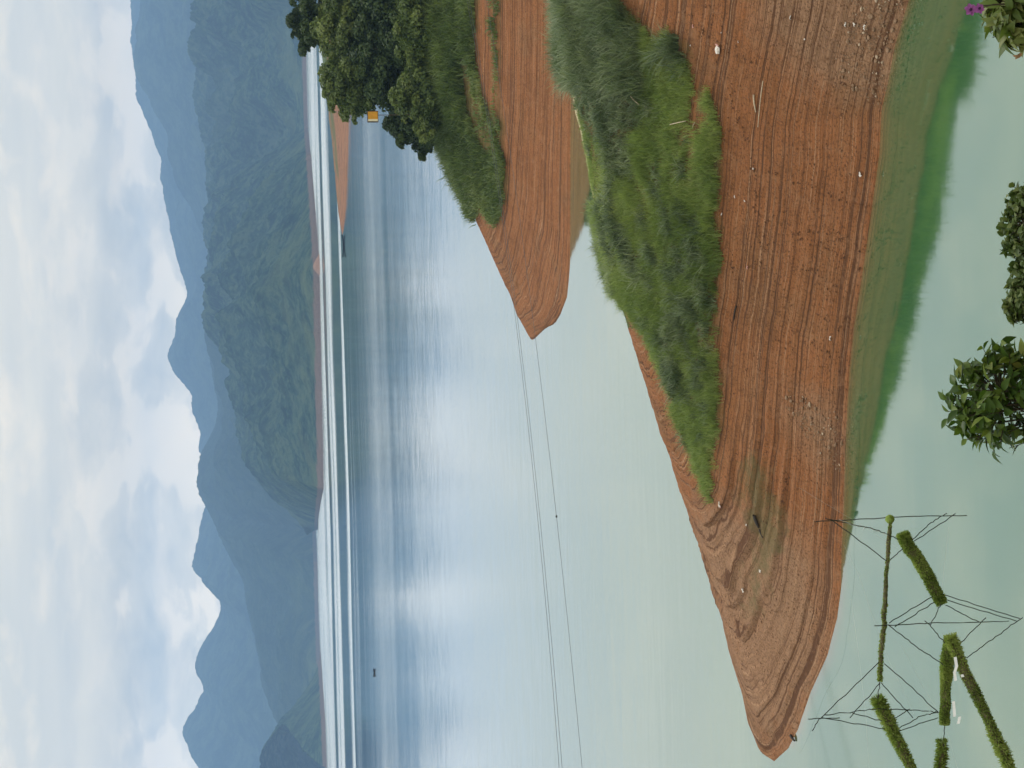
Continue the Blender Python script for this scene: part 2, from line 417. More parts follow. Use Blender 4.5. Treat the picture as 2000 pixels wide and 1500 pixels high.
# ------------------------------------------------------------------ banks (bare red drawdown slopes)
class Bank:
    def __init__(s, shore, crest, spine_off, spineY, kback, seed, xlim, ylim, step, terr=1.0, mainterr=0.55):
        P = np.array([onz(x, y) for x, y in shore])
        P = P[np.argsort(P[:, 0])]
        s.sx, s.sy = P[:, 0], P[:, 1]
        Q = []
        for x, y in crest:
            off = np.interp(y, *zip(*spine_off)); Y = np.interp(y, *zip(*spineY))
            Q.append(aty(x + off, y, Y))
        Q = np.array(Q); Q = Q[np.argsort(Q[:, 0])]
        s.rx, s.ry, s.rz = Q[:, 0], Q[:, 1], Q[:, 2]
        s.tip = s.sx[0]; s.seed = seed; s.terr = terr; s.mainterr = mainterr
        s.kb = kback; s.xlim, s.ylim, s.step = xlim, ylim, step
        r = np.random.default_rng(seed)
        z = 0.08; s.lev = []
        while z < 24:
            s.lev.append((z, r.uniform(0.25, 1.0) ** 2 * 0.16, r.uniform(0.02, 0.05)))
            z += r.uniform(0.16, 0.55)
    def base(s, X, Y):
        sh = np.interp(X, s.sx, s.sy); ry = np.interp(X, s.rx, s.ry); c = np.interp(X, s.rx, s.rz)
        c = np.maximum(c, 0.02)
        w = np.maximum(ry - sh, 1.0)
        tt = (Y - sh) / w
        p = 1 - np.clip(1 - tt, 0, 1) ** 1.45
        zf = c * p
        zf = np.where(tt < 0, -0.45 * (sh - Y), zf)
        sb = np.maximum(Y - ry, 0)
        kb = np.interp(X, *zip(*s.kb))
        lim = 0.55 / (2 * kb)
        zb = np.where(sb < lim, c - kb * sb ** 2, c - kb * lim ** 2 - 0.55 * (sb - lim))
        z = np.where(Y > ry, zb, zf)
        z = np.where(X < s.tip, np.minimum(z, 0) - 0.5 * (s.tip - X), z)
        return np.maximum(z, -3.5)
    def z(s, X, Y):
        X = np.asarray(X, float); Y = np.asarray(Y, float)
        z = s.base(X, Y)
        amp = np.clip(z / 2.0, 0.05, 1)
        z = z + s.terr * amp * ((fbm(X * 0.12, Y * 0.12, s.seed, 3) - 0.5) * 0.7 + (fbm(X * 0.9, Y * 0.9, s.seed + 9, 4) - 0.5) * 0.16)
        zn = z + (fbm(X * 0.35, Y * 0.35, s.seed + 5, 3) - 0.5) * 0.16
        add = 0
        for l, a, wd_ in s.lev:
            if l > z.max() + 1: break
            strength = a * np.interp(X, [-10, 0], [2.4, s.mainterr]) * (0.25 + 1.4 * vnoise(X * 0.12 + l * 3.1, Y * 0.12 + l, s.seed + 17))
            add = add + strength * s.terr * (0.5 * np.tanh((zn - l) / wd_) - 0.5 * np.tanh((zn - l) / 0.28))
        return np.where(z > 0, z + add, z)

near = Bank(
    shore=[(1838, -220), (1815, -150), (1775, 0), (1748, 90), (1735, 160), (1722, 215), (1718, 300), (1700, 430), (1690, 500), (1678, 580), (1668, 640), (1660, 720),
           (1655, 800), (1651, 900), (1648, 1000), (1645, 1080), (1643, 1150), (1636, 1207), (1617, 1280), (1584, 1353), (1559, 1426), (1540, 1462), (1513, 1487)],
    crest=[(1092, -220), (1092, -150), (1092, 0), (1105, 90), (1113, 180), (1131, 260), (1147, 350), (1166, 430), (1188, 520), (1218, 620), (1245, 720), (1268, 800),
           (1297, 900), (1330, 1000), (1362, 1100), (1393, 1200), (1420, 1300), (1447, 1380), (1470, 1440), (1490, 1475), (1510, 1487)],
    spine_off=[(-220, 14), (600, 14), (800, 24), (1100, 42), (1300, 42), (1400, 28), (1470, 6), (1487, 0)],
    spineY=[(-220, 117), (900, 118), (1300, 118), (1487, 120.4)],
    kback=[(-28, 0.05), (-24, 0.016), (-19, 0.010), (-12, 0.010), (2, 0.02), (60, 0.03)], seed=3, xlim=(-29, 40), ylim=(86, 150), step=0.1)
mid = Bank(
    shore=[(1118, -400), (1118, -150), (1117, 0), (1115, 150), (1114, 300), (1114, 450), (1113, 520), (1108, 580), (1095, 615), (1085, 632), (1065, 642), (1052, 655), (1041, 667)],
    crest=[(790, -400), (795, -150), (803, 0), (822, 150), (848, 250), (872, 300), (888, 345), (910, 395), (938, 465), (962, 520), (985, 570), (1003, 612), (1025, 645), (1040, 667)],
    spine_off=[(-400, 8), (400, 10), (560, 14), (640, 4), (667, 0)],
    spineY=[(-400, 247), (0, 243), (400, 238), (667, 241.5)],
    kback=[(4, 0.08), (7, 0.03), (13, 0.012), (90, 0.012)], seed=23, xlim=(2, 82), ylim=(190, 320), step=0.20, terr=1.0)

def build_bank(b, name, attrfn):
    xs = np.arange(b.xlim[0], b.xlim[1], b.step)
    ys = np.concatenate([np.arange(b.ylim[0], b.ylim[0] + 38, b.step) if b is near else np.arange(b.ylim[0], b.ylim[0] + 112, b.step)])
    ys = np.concatenate([ys, np.linspace(ys[-1] + b.step * 3, b.ylim[1], 60)])
    X, Y = np.meshgrid(xs, ys)
    Z = b.z(X, Y)
    V = np.stack([X, Y, Z], -1).reshape(-1, 3)
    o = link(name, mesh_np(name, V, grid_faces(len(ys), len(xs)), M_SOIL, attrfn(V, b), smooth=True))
    tag(o, kind='structure')
    return o

GRASS = [(1040, -60), (1040, 0), (1100, 170), (1128, 215), (1146, 330), (1160, 440), (1185, 520), (1208, 580), (1240, 625), (1262, 665), (1290, 725), (1318, 790), (1341, 850), (1363, 910),
         (1374, 950), (1380, 972), (1386, 960), (1394, 900), (1400, 850), (1408, 800), (1402, 740), (1396, 660), (1398, 600), (1394, 540), (1402, 470), (1400, 420),
         (1392, 400), (1408, 300), (1412, 270), (1400, 235), (1385, 190), (1375, 160), (1372, 190), (1380, 240), (1362, 260), (1352, 340), (1345, 365), (1338, 320), (1336, 280),
         (1348, 230), (1352, 180), (1342, 120), (1330, 85), (1315, 60), (1295, 80), (1270, 75), (1262, 55), (1245, 40), (1225, 20), (1205, 0), (1200, -60)]
REEDS = [[(1040, -60), (1040, 0), (1100, 170), (1140, 250), (1190, 260), (1240, 230), (1262, 150), (1265, 60), (1240, 40), (1205, 0), (1200, -60)],
         [(1165, 330), (1180, 420), (1215, 540), (1270, 600), (1262, 500), (1235, 420), (1210, 350)],
         [(1330, 400), (1318, 470), (1300, 560), (1310, 640), (1300, 720), (1330, 800), (1350, 880), (1392, 800), (1390, 640), (1388, 520), (1392, 430), (1360, 410)],
         [(1150, 200), (1180, 330), (1230, 330), (1255, 240), (1220, 200)]]
MOSS = [(1440, 880), (1490, 890), (1520, 960), (1530, 1040), (1510, 1110), (1480, 1190), (1455, 1235), (1450, 1200), (1465, 1130), (1462, 1050), (1445, 960)]
SILT = [[(1650, -200), (1600, 0), (1630, 110), (1640, 190), (1735, 190), (1800, 0), (1800, -200)], [(1515, 760), (1550, 760), (1650, 800), (1650, 940), (1600, 900), (1540, 810)],
        [(1440, -200), (1480, 60), (1590, 170), (1700, 60), (1800, -200)],
        [(1330, 1000), (1440, 980), (1560, 1040), (1600, 1100), (1620, 1290), (1520, 1500), (1440, 1400)]]
def soft(px, py, poly, r=14, n=8):
    s = 0
    for k in range(n):
        a = 2 * math.pi * k / n
        s = s + inpoly(px + r * math.cos(a), py + r * math.sin(a), poly)
    return s / n
def near_attr(V, b):
    px, py = proj(V)
    j = (fbm(V[:, 0] * 0.8, V[:, 1] * 0.8, 77, 3) - 0.5) * 60
    moss = soft(px + j, py + j, MOSS, 16)
    silt = sum(soft(px + j, py + j, p, 34) for p in SILT)
    sb = V[:, 1] - np.interp(V[:, 0], b.rx, b.ry)
    pale = ((sb > 0.4) & (sb < 9) & (py > 170) & (py < 400) & (V[:, 2] > 1)).astype(float)
    back = ((sb > 2.5) & (py < 640) & (V[:, 2] > 0.6) & (pale < 0.5))
    leafy = np.where(back, 1.0, 0.55 * soft(px + j * .5, py, GRASS, 8))
    leafy = np.where(pale > 0.5, 0, leafy)
    return dict(moss=moss, silt=np.clip(silt, 0, 1), pale=pale, leafy=leafy)
MIDVEG = [(700, -300), (820, 300), (850, 322), (880, 360), (905, 400), (925, 425), (932, 400), (940, 395), (950, 420), (965, 438), (978, 430), (984, 390), (985, 330), (982, 280), (978, 230),
          (955, 215), (940, 190), (928, 120), (925, 60), (930, 0), (930, -300)]
MIDVEG2 = [(958, -300), (972, -300), (974, 0), (976, 120), (972, 235), (962, 240), (958, 100), (955, 0)]
def mid_attr(V, b):
    px, py = proj(V)
    j = (fbm(V[:, 0] * 0.25, V[:, 1] * 0.25, 78, 3) - 0.5) * 24
    sb = V[:, 1] - np.interp(V[:, 0], b.rx, b.ry)
    lf = np.maximum(0.6 * soft(px + j, py + j, MIDVEG, 6), 0.3 * soft(px + j, py + j, MIDVEG2, 5))
    lf = np.maximum(lf, ((sb > 2) & (py < 420) & (V[:, 2] > 1)) * 1.0)
    z = np.zeros(len(V))
    return dict(moss=z, silt=z, pale=z, leafy=lf)
build_bank(near, 'near_bank_ground', near_attr)
build_bank(mid, 'middle_bank_ground', mid_attr)

xs = np.arange(-23.5, 40, 0.25); sh_ = np.interp(xs, near.sx, near.sy)
rows = np.array([-2.6, -1.9, -1.3, -0.8, -0.4, 0.0, 1.2]); fade = np.array([0.0, 0.08, 0.24, 0.5, 0.8, 1, 1])
wv = 0.75 + 0.5 * fbm(xs * .3, xs * 0, 71, 3)
V = np.stack([np.repeat(xs[None], 7, 0), sh_[None] + rows[:, None] * wv[None], np.full((7, len(xs)), 0.004)], -1).reshape(-1, 3)
o = link('shallow_water', mesh_np('shallow_water', V, grid_faces(7, len(xs)), M_SHALLOW, dict(shal=np.repeat(fade[:, None], len(xs), 1)))); tag(o, kind='structure')

# ------------------------------------------------------------------ grass and reeds (uncountable ground cover)
def blades(P, h, w, lean, seg=2, droop=0.5, r=rng):
    """ribbons rooted at P; returns V, F, tint"""
    n = len(P)
    az = r.uniform(0, 2 * np.pi, n); fa = az + r.uniform(1.0, 2.1, n)
    ln = lean * r.uniform(0.3, 1.4, n)
    D = np.stack([np.cos(az), np.sin(az), np.zeros(n)], 1); S = np.stack([np.cos(fa), np.sin(fa), np.zeros(n)], 1)
    Vs = []
    for k in range(seg + 1):
        q = k / seg
        c = P + D * (ln * h * q ** 1.7)[:, None] + np.array([0, 0, 1.0]) * (h * (q - droop * ln * q * q * 0.5))[:, None]
        ww = w * (1.0 - 0.85 * q) if k else w * 0.8
        Vs += [c - S * (ww / 2)[:, None], c + S * (ww / 2)[:, None]]
    V = np.stack(Vs, 1).reshape(-1, 3)
    nv = 2 * (seg + 1)
    b = np.arange(n)[:, None] * nv
    Fs = [b + np.array([2 * k, 2 * k + 1, 2 * k + 3, 2 * k + 2])[None] for k in range(seg)]
    Fc = np.concatenate(Fs, 0)
    return V, Fc, np.repeat(r.uniform(0, 1, n), nv)

def scatter(b, n, xr, yr, r=rng):
    X = r.uniform(*xr, n); Y = r.uniform(*yr, n)
    return np.stack([X, Y, b.z(X, Y)], 1)

P = scatter(near, 620000, (-22, 40), (92, 132))
px, py = proj(P)
jit = (fbm(P[:, 0] * 0.9, P[:, 1] * 0.9, 5, 3) - 0.5) * 34 + rng.normal(size=len(P)) * 4
sb = P[:, 1] - np.interp(P[:, 0], near.rx, near.ry)
front = inpoly(px + jit, py + jit, GRASS) & (sb < 1.5)
palez = (sb > 0.3) & (py > 175) & (py < 395)
back = (sb > -0.2) & (py < 575) & (P[:, 2] > 1.2) & ~palez
ok = (front | back) & (P[:, 2] > 0.4)
gap = fbm(P[:, 0] * 0.55, P[:, 1] * 0.55, 41, 4)
ok &= (gap > 0.28) | (rng.random(len(P)) < 0.25)
P, px, py = P[ok], px[ok], py[ok]
reed = np.zeros(len(P), bool)
j2 = (fbm(P[:, 0] * 0.5, P[:, 1] * 0.5, 51, 3) - 0.5) * 70
for i_, poly in enumerate(REEDS): reed |= inpoly(px + j2, py + j2, poly) & ((i_ in (0, 3)) | (fbm(P[:, 0] * 1.1, P[:, 1] * 1.1, 58, 2) > 0.5))
reed |= (fbm(P[:, 0] * 0.8, P[:, 1] * 0.8, 57, 3) > 0.67) & (px < 1345)
thin = np.where(reed, rng.random(len(P)) < 0.50, rng.random(len(P)) < 0.95)
P, reed, py = P[thin], reed[thin], py[thin]
def tufts(Pc, nb, rad, h, w, lean, seg, tint, r=rng):
    """clumps of blades: every clump leans its own way and has its own height and tone"""
    n = len(Pc)
    k = np.repeat(np.arange(n), nb)
    off = r.normal(size=(len(k), 2)) * rad
    Pb = Pc[k].copy(); Pb[:, :2] += off
    ch = h * r.uniform(0.40, 1.5, n)
    V, Fc, tt = blades(Pb, ch[k] * r.uniform(0.5, 1.15, len(k)), w * r.uniform(0.6, 1.4, len(k)), lean, seg, 0.7, r)
    base = np.clip(tint + r.normal(size=n) * 0.30, 0, 1)
    return V, Fc, np.clip(np.repeat(base[k], 2 * (seg + 1)) * 0.75 + tt * 0.3, 0, 1)
G = P[~reed]; G = G[rng.random(len(G)) < 0.27]
tn = 1.5 * (fbm(G[:, 0] * 0.25, G[:, 1] * 0.25, 15, 3) - 0.22)
hm = 0.30 + 0.5 * fbm(G[:, 0] * 0.5, G[:, 1] * 0.5, 8, 3)
sbG = G[:, 1] - np.interp(G[:, 0], near.rx, near.ry); pyG = proj(G)[1]
hm = np.where((sbG > -2.5) & (pyG > 165) & (pyG < 400), hm * 0.35, hm)
V, Fc, tt = tufts(G, 12, 0.15, hm, 0.032, 0.7, 2, tn)
o = link('grass', mesh_np('grass', V, Fc, M_GRASS, dict(tint=tt))); tag(o, 'bright green grass covering the upper half of the near red bank', 'grass', kind='stuff')
Rd = P[reed]; pyr = py[reed]
kk_ = rng.random(len(Rd)) < 0.11; Rd = Rd[kk_]; pyr = pyr[kk_]
sbR = Rd[:, 1] - np.interp(Rd[:, 0], near.rx, near.ry)
hm = np.where(pyr < 180, 1.35, 0.85) * (0.55 + 0.8 * fbm(Rd[:, 0] * 0.5, Rd[:, 1] * 0.5, 28, 3))
hm = np.where((sbR > -3) & (pyr > 165) & (pyr < 400), hm * 0.3, hm)
V, Fc, tt = tufts(Rd, 20, 0.16, hm, 0.06, 0.9, 3, 1.5 * (fbm(Rd[:, 0] * 0.6, Rd[:, 1] * 0.6, 35, 3) - 0.2))
o = link('reeds', mesh_np('reeds', V, Fc, M_REED, dict(tint=tt))); tag(o, 'taller grey green reeds and brush growing among the grass of the near bank', 'reeds', kind='stuff')

P = scatter(mid, 230000, (8, 78), (205, 285))
px, py = proj(P)
jit = (fbm(P[:, 0] * 0.3, P[:, 1] * 0.3, 65, 3) - 0.5) * 16
sb = P[:, 1] - np.interp(P[:, 0], mid.rx, mid.ry)
dens = np.where(inpoly(px + jit, py + jit, MIDVEG), 1.0, 0.0)
dens = np.maximum(dens, np.where(inpoly(px + jit, py + jit, MIDVEG2), 0.25, 0.0))
dens = np.where((px > 900) & (py < 300), dens * np.where(fbm(P[:, 0] * 0.07, P[:, 1] * 0.5, 66, 3) > 0.50, 1, 0.07), dens)
dens = np.where((sb > 0) & (py < 400), 0.6, dens)
ok = (rng.random(len(P)) < dens) & (P[:, 2] > 0.6)
P, px, py = P[ok], px[ok], py[ok]
kk_ = rng.random(len(P)) < 0.22; P = P[kk_]; px = px[kk_]
hm = np.interp(px, [820, 880, 930, 985], [2.2, 1.7, 1.0, 0.8]) * (0.45 + 0.9 * fbm(P[:, 0] * 0.22, P[:, 1] * 0.22, 68, 3))
V, Fc, tt = tufts(P, 14, 0.4, hm, 0.15, 0.85, 2, 1.5 * (fbm(P[:, 0] * 0.2, P[:, 1] * 0.2, 69, 3) - 0.2))
o = link('brushwood', mesh_np('brushwood', V, Fc, M_BRUSH, dict(tint=tt))); tag(o, 'rough green brush and grass on the slope of the middle bank below the trees', 'brush', kind='stuff')

# ------------------------------------------------------------------ trees on the middle bank
def tube(path, radii, sides=7):
    path = [np.asarray(p, float) for p in path]
    V = []; Fs = []
    for i, p in enumerate(path):
        a = path[max(i - 1, 0)]; b = path[min(i + 1, len(path) - 1)]
        d = b - a; d = d / (np.linalg.norm(d) + 1e-9)
        u = np.cross(d, [0, 0, 1.0]) if abs(d[2]) < 0.9 else np.cross(d, [1.0, 0, 0])
        u /= np.linalg.norm(u); v = np.cross(d, u)
        for k in range(sides):
            an = 2 * math.pi * k / sides
            V.append(p + radii[i] * (u * math.cos(an) + v * math.sin(an)))
    for i in range(len(path) - 1):
        for k in range(sides):
            k2 = (k + 1) % sides
            Fs.append((i * sides + k, i * sides + k2, (i + 1) * sides + k2, (i + 1) * sides + k))
    return np.array(V), np.array(Fs)

def join(parts):
    V = []; Fs = []; n = 0
    for v, f in parts:
        V.append(v); Fs.append(f + n); n += len(v)
    return np.concatenate(V), np.concatenate(Fs)

def leaf_cards(C, N, size, r, droop=0.3):
    """pointed four-sided leaves at C facing about N"""
    n = len(C)
    N = N / (np.linalg.norm(N, axis=1, keepdims=True) + 1e-9)
    a = r.normal(size=(n, 3)); a[:, 2] -= droop
    U = a - N * (a * N).sum(1, keepdims=True); U /= (np.linalg.norm(U, axis=1, keepdims=True) + 1e-9)
    S = np.cross(N, U)
    L = size * r.uniform(0.7, 1.3, n); w = L * 0.28
    V = np.stack([C - U * (L / 2)[:, None], C + S * w[:, None] + N * (L * 0.08)[:, None], C + U * (L / 2)[:, None], C - S * w[:, None] + N * (L * 0.08)[:, None]], 1).reshape(-1, 3)
    Fc = np.arange(4 * n).reshape(n, 4)
    return V, Fc

def crown_np(rw, rh, nblob, nleaf, size, seed, low=-0.75, spread=0.9):
    r = np.random.default_rng(seed)
    Cs, Ns, T = [], [], []
    for b in range(nblob):
        d = r.normal(size=3); d /= np.linalg.norm(d); d[2] = max(d[2], low)
        q = r.uniform(0.35, spread + 0.08)
        c = d * q * np.array([rw, rw, rh]); br = r.uniform(0.09, 0.27) * rw
        k = int(nleaf / nblob * (br / (0.18 * rw)) ** 1.5)
        e = r.normal(size=(k, 3)); e /= np.linalg.norm(e, axis=1, keepdims=True)
        e[:, 2] = np.where(e[:, 2] < -0.35, -e[:, 2], e[:, 2])
        rad = br * r.uniform(0.40, 1.30, k) ** 0.7
        pts = c + e * rad[:, None] * np.array([1, 1, 0.72])
        T.append(np.full(k, r.uniform(0.05, 0.8)) + r.uniform(-0.15, 0.25, k))
        Cs.append(pts); Ns.append(e + r.normal(size=(k, 3)) * 0.55 + np.array([0, 0, 0.45]))
    k = nleaf // 5                                       # loose inner leaves
    e = r.normal(size=(k, 3)); e /= np.linalg.norm(e, axis=1, keepdims=True)
    Cs.append(e * (r.random((k, 1)) ** 0.5 * 0.8) * np.array([rw, rw, rh])); Ns.append(r.normal(size=(k, 3))); T.append(r.uniform(0, .4, k))
    C = np.concatenate(Cs); N = np.concatenate(Ns); T = np.clip(np.concatenate(T), 0, 1)
    V, Fc = leaf_cards(C, N, size, r)
    return V, Fc, T.repeat(4)

def trunk_np(height, rw, rh, seed, r0):
    r = np.random.default_rng(seed)
    bend = r.normal(size=2) * 0.4
    path = [(0, 0, -0.6), (bend[0] * .3, bend[1] * .3, height * 0.35), (bend[0], bend[1], height * 0.72), (bend[0] * .8, bend[1], height + rh * 0.3)]
    parts = [tube(path, [r0 * 1.25, r0 * 0.85, r0 * 0.6, r0 * 0.2], 8)]
    for k in range(6):
        a = 2 * math.pi * k / 6 + r.uniform(-.4, .4); z0 = height * r.uniform(0.45, 0.8)
        e = np.array([math.cos(a) * rw * 0.7, math.sin(a) * rw * 0.7, height + rh * r.uniform(-0.2, 0.5)])
        s0 = np.array([bend[0] * .7, bend[1] * .7, z0])
        parts.append(tube([s0, s0 * .45 + e * .55 + np.array([0, 0, -0.3]), e], [r0 * 0.45, r0 * 0.28, r0 * 0.08], 6))
    return join(parts)

def tree(px_, py_, Y, half_v, half_u, mat, seed, label, nblob=46, nleaf=15000, size=0.50, low=-0.9):
    c = aty(px_, py_, Y); k = Y / F
    rw, rh = half_u * k, half_v * k
    gz = float(mid.z(c[0], Y))
    base = np.array([c[0], Y, gz])
    root = empty('broadleaf_tree', base, random.uniform(0, 6))
    tag(root, label, 'tree', 'trees on the middle bank')
    root.rotation_euler = (0, 0, 0)
    hc = max(c[2] - gz, 1.0)
    V, Fc, T = crown_np(rw, rh, int(nblob * 1.5), nleaf, size, seed, low)
    V[:, 2] += hc
    link('crown', mesh_np('crown', V, Fc, mat, dict(tint=T)), root)
    V, Fc = trunk_np(hc, rw, rh, seed + 1, 0.09 + 0.02 * hc)
    link('trunk', mesh_np('trunk', V, Fc, M_BARK, smooth=True), root)
    return root
tree(604, 46, 259, 40, 54, M_CROWN_DARK, 101, 'dark tree standing tallest against the far lake, at the top of the grove', 46, 15000)
tree(600, -45, 263, 60, 62, M_CROWN_DARK, 102, 'dark tall tree cut by the frame edge beside the tallest tree', 36, 10000)
tree(690, 34, 253, 74, 88, M_CROWN, 103, 'broad olive green tree in front of the tallest dark tree', 80, 26000)
tree(694, 168, 249, 62, 74, M_CROWN, 104, 'olive green tree leaning over the lake just above the yellow box', 70, 24000)
tree(664, 118, 251, 26, 40, M_CROWN, 111, 'small light green crown poking up between the two olive trees', 26, 8000)
tree(752, 130, 247, 76, 88, M_CROWN_DARK, 105, 'shadowy dark green tree in the middle of the grove', 80, 24000)
tree(768, 10, 247, 84, 90, M_CROWN_DARK, 106, 'wide dark tree at the frame edge below the broad olive tree', 80, 24000)
tree(800, 246, 241, 52, 46, M_CROWN_DARK, 107, 'ragged dark tree with drooping twigs below the yellow box', 46, 12000)
tree(816, 176, 237, 50, 70, M_CROWN, 108, 'low bushy tree at the foot of the shadowy dark tree', 50, 15000)
tree(816, 60, 235, 52, 76, M_CROWN, 109, 'low green bushy tree at the foot of the wide dark tree', 54, 16000)
tree(826, -30, 235, 46, 60, M_CROWN, 112, 'low green bushy tree cut by the frame edge at the foot of the grove', 40, 11000)
tree(826, 280, 243, 26, 30, M_CROWN_DARK, 110, 'smallest dark bush at the lakeward end of the grove', 22, 4500)
tree(838, 232, 233, 30, 46, M_CROWN, 113, 'rounded olive bush between the ragged dark tree and the grass slope', 30, 8000)

# yellow box on a post at the grove's edge
def box_np(x0, x1, y0, y1, z0, z1):
    V = np.array([(x, y, z) for x in (x0, x1) for y in (y0, y1) for z in (z0, z1)], float)
    Fc = np.array([(0, 1, 3, 2), (4, 6, 7, 5), (0, 4, 5, 1), (2, 3, 7, 6), (0, 2, 6, 4), (1, 5, 7, 3)])
    return V, Fc
c = aty(728, 228, 236); kk = 236 / F
gz = float(mid.z(c[0], 236))
root = empty('marker_box', (c[0], 236, gz)); tag(root, 'amber yellow box with dark frame and cream side on a post beside the trees', 'box')
hz = c[2] - gz; a = 9.5 * kk
link('panel', mesh_np('panel', *box_np(-a * .55, a, -0.30, 0.30, hz - a, hz + a), M_AMBER), root)
link('side_panel', mesh_np('side_panel', *box_np(-a, -a * .55, -0.29, 0.29, hz - a, hz + a), M_CREAM), root)
b_ = 0.075
link('frame', mesh_np('frame', *join([box_np(-a - b_, a + b_, -.33, .33, hz + a, hz + a + b_), box_np(-a - b_, a + b_, -.33, .33, hz - a - b_, hz - a),
      box_np(a, a + b_, -.33, .33, hz - a, hz + a), box_np(-a - b_, -a, -.33, .33, hz - a, hz + a)]), M_FRAME), root)
link('post', mesh_np('post', *tube([(0.2, 0, -.5), (0.2, 0, hz - a)], [0.04, 0.04], 10), M_BARK), root)

# ------------------------------------------------------------------ red headland across the inlet
head = Bank(
    shore=[(683, -200), (683, 150), (681, 230), (679, 300), (677, 370), (674, 420), (669.5, 456)],
    crest=[(618, -200), (622, 0), (628, 90), (638, 170), (643, 230), (649, 270), (654, 330), (660, 400), (666, 440), (669, 456)],
    spine_off=[(-200, 0), (500, 0)], spineY=[(-200, 1330), (456, 1300)], kback=[(0, 0.0008), (400, 0.0008)], seed=61, xlim=(60, 620), ylim=(1000, 1600), step=1.6, terr=1.6)
def head_attr(V, b):
    c = np.interp(V[:, 0], b.rx, b.rz)
    lf = np.clip((V[:, 2] - 0.80 * c + (fbm(V[:, 0] * .02, V[:, 1] * .02, 3) - .5) * 3) / 1.2, 0, 1) * (c > 2.5)
    z = np.zeros(len(V)); return dict(moss=z, silt=z + .3, pale=z, leafy=lf)
xs = np.arange(*head.xlim, 2.0); ys = np.arange(*head.ylim, 3.0)
X, Y = np.meshgrid(xs, ys); V = np.stack([X, Y, head.z(X, Y)], -1).reshape(-1, 3)
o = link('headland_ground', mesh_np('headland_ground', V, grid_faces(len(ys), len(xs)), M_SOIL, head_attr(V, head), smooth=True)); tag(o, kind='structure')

# ------------------------------------------------------------------ hills and mountains
def forest_mat(name, dark, mid_, light, red=0.0, scale=0.012):
    T = NT(name)
    p = T.pos(); s = T.sep(p)
    n = T.noise(p, scale, 6, 0.68); g = T.noise(p, scale * 0.16, 4, 0.6); f = T.noise(p, scale * 4, 4, 0.75)
    c = T.ramp(T.math('ADD', T.math('MULTIPLY', n, 0.6), T.math('MULTIPLY', f, 0.4)), [(0.42, dark), (0.5, mid_), (0.58, light)])
    c = T.mix(T.ramp(g, [(0.56, 0.0), (0.70, 0.35)]), c, light)
    zz = T.math('ADD', s[2], T.math('MULTIPLY', T.math('SUBTRACT', n, 0.5), 60.0))
    if red:
        low = T.ramp(T.math('DIVIDE', zz, 300.0), [(0.10, 1.0), (0.42, 0.0)])
        fld = T.math('MULTIPLY', low, T.ramp(T.noise(p, scale * 0.45, 5, 0.6), [(0.47, 0.0), (0.62, 0.7)]))
        c = T.mix(fld, c, (0.090, 0.118, 0.055))
        z2 = T.math('ADD', s[2], T.math('MULTIPLY', T.math('SUBTRACT', T.noise(p, 0.02, 5, 0.65), 0.5), red * 0.9))
        c = T.mix(T.ramp(T.math('DIVIDE', z2, red), [(0.75, 1.0), (1.0, 0.0)]), c, T.mix(f, (0.20, 0.12, 0.09), (0.10, 0.075, 0.05)))
    b = T.bump(T.math('ADD', n, T.math('MULTIPLY', f, 0.6)), 0.9, 12.0)
    return T.done(T.principled(c, 1.0, b, 0.0))
MF_A = forest_mat('forest_near', (0.005, 0.014, 0.011), (0.021, 0.047, 0.028), (0.058, 0.088, 0.050), red=12.0)
MF_B = forest_mat('forest_mid', (0.008, 0.018, 0.012), (0.018, 0.034, 0.020), (0.034, 0.054, 0.030), red=16.0)
MF_C = forest_mat('forest_far', (0.006, 0.016, 0.014), (0.022, 0.040, 0.028), (0.050, 0.075, 0.046), scale=0.006)

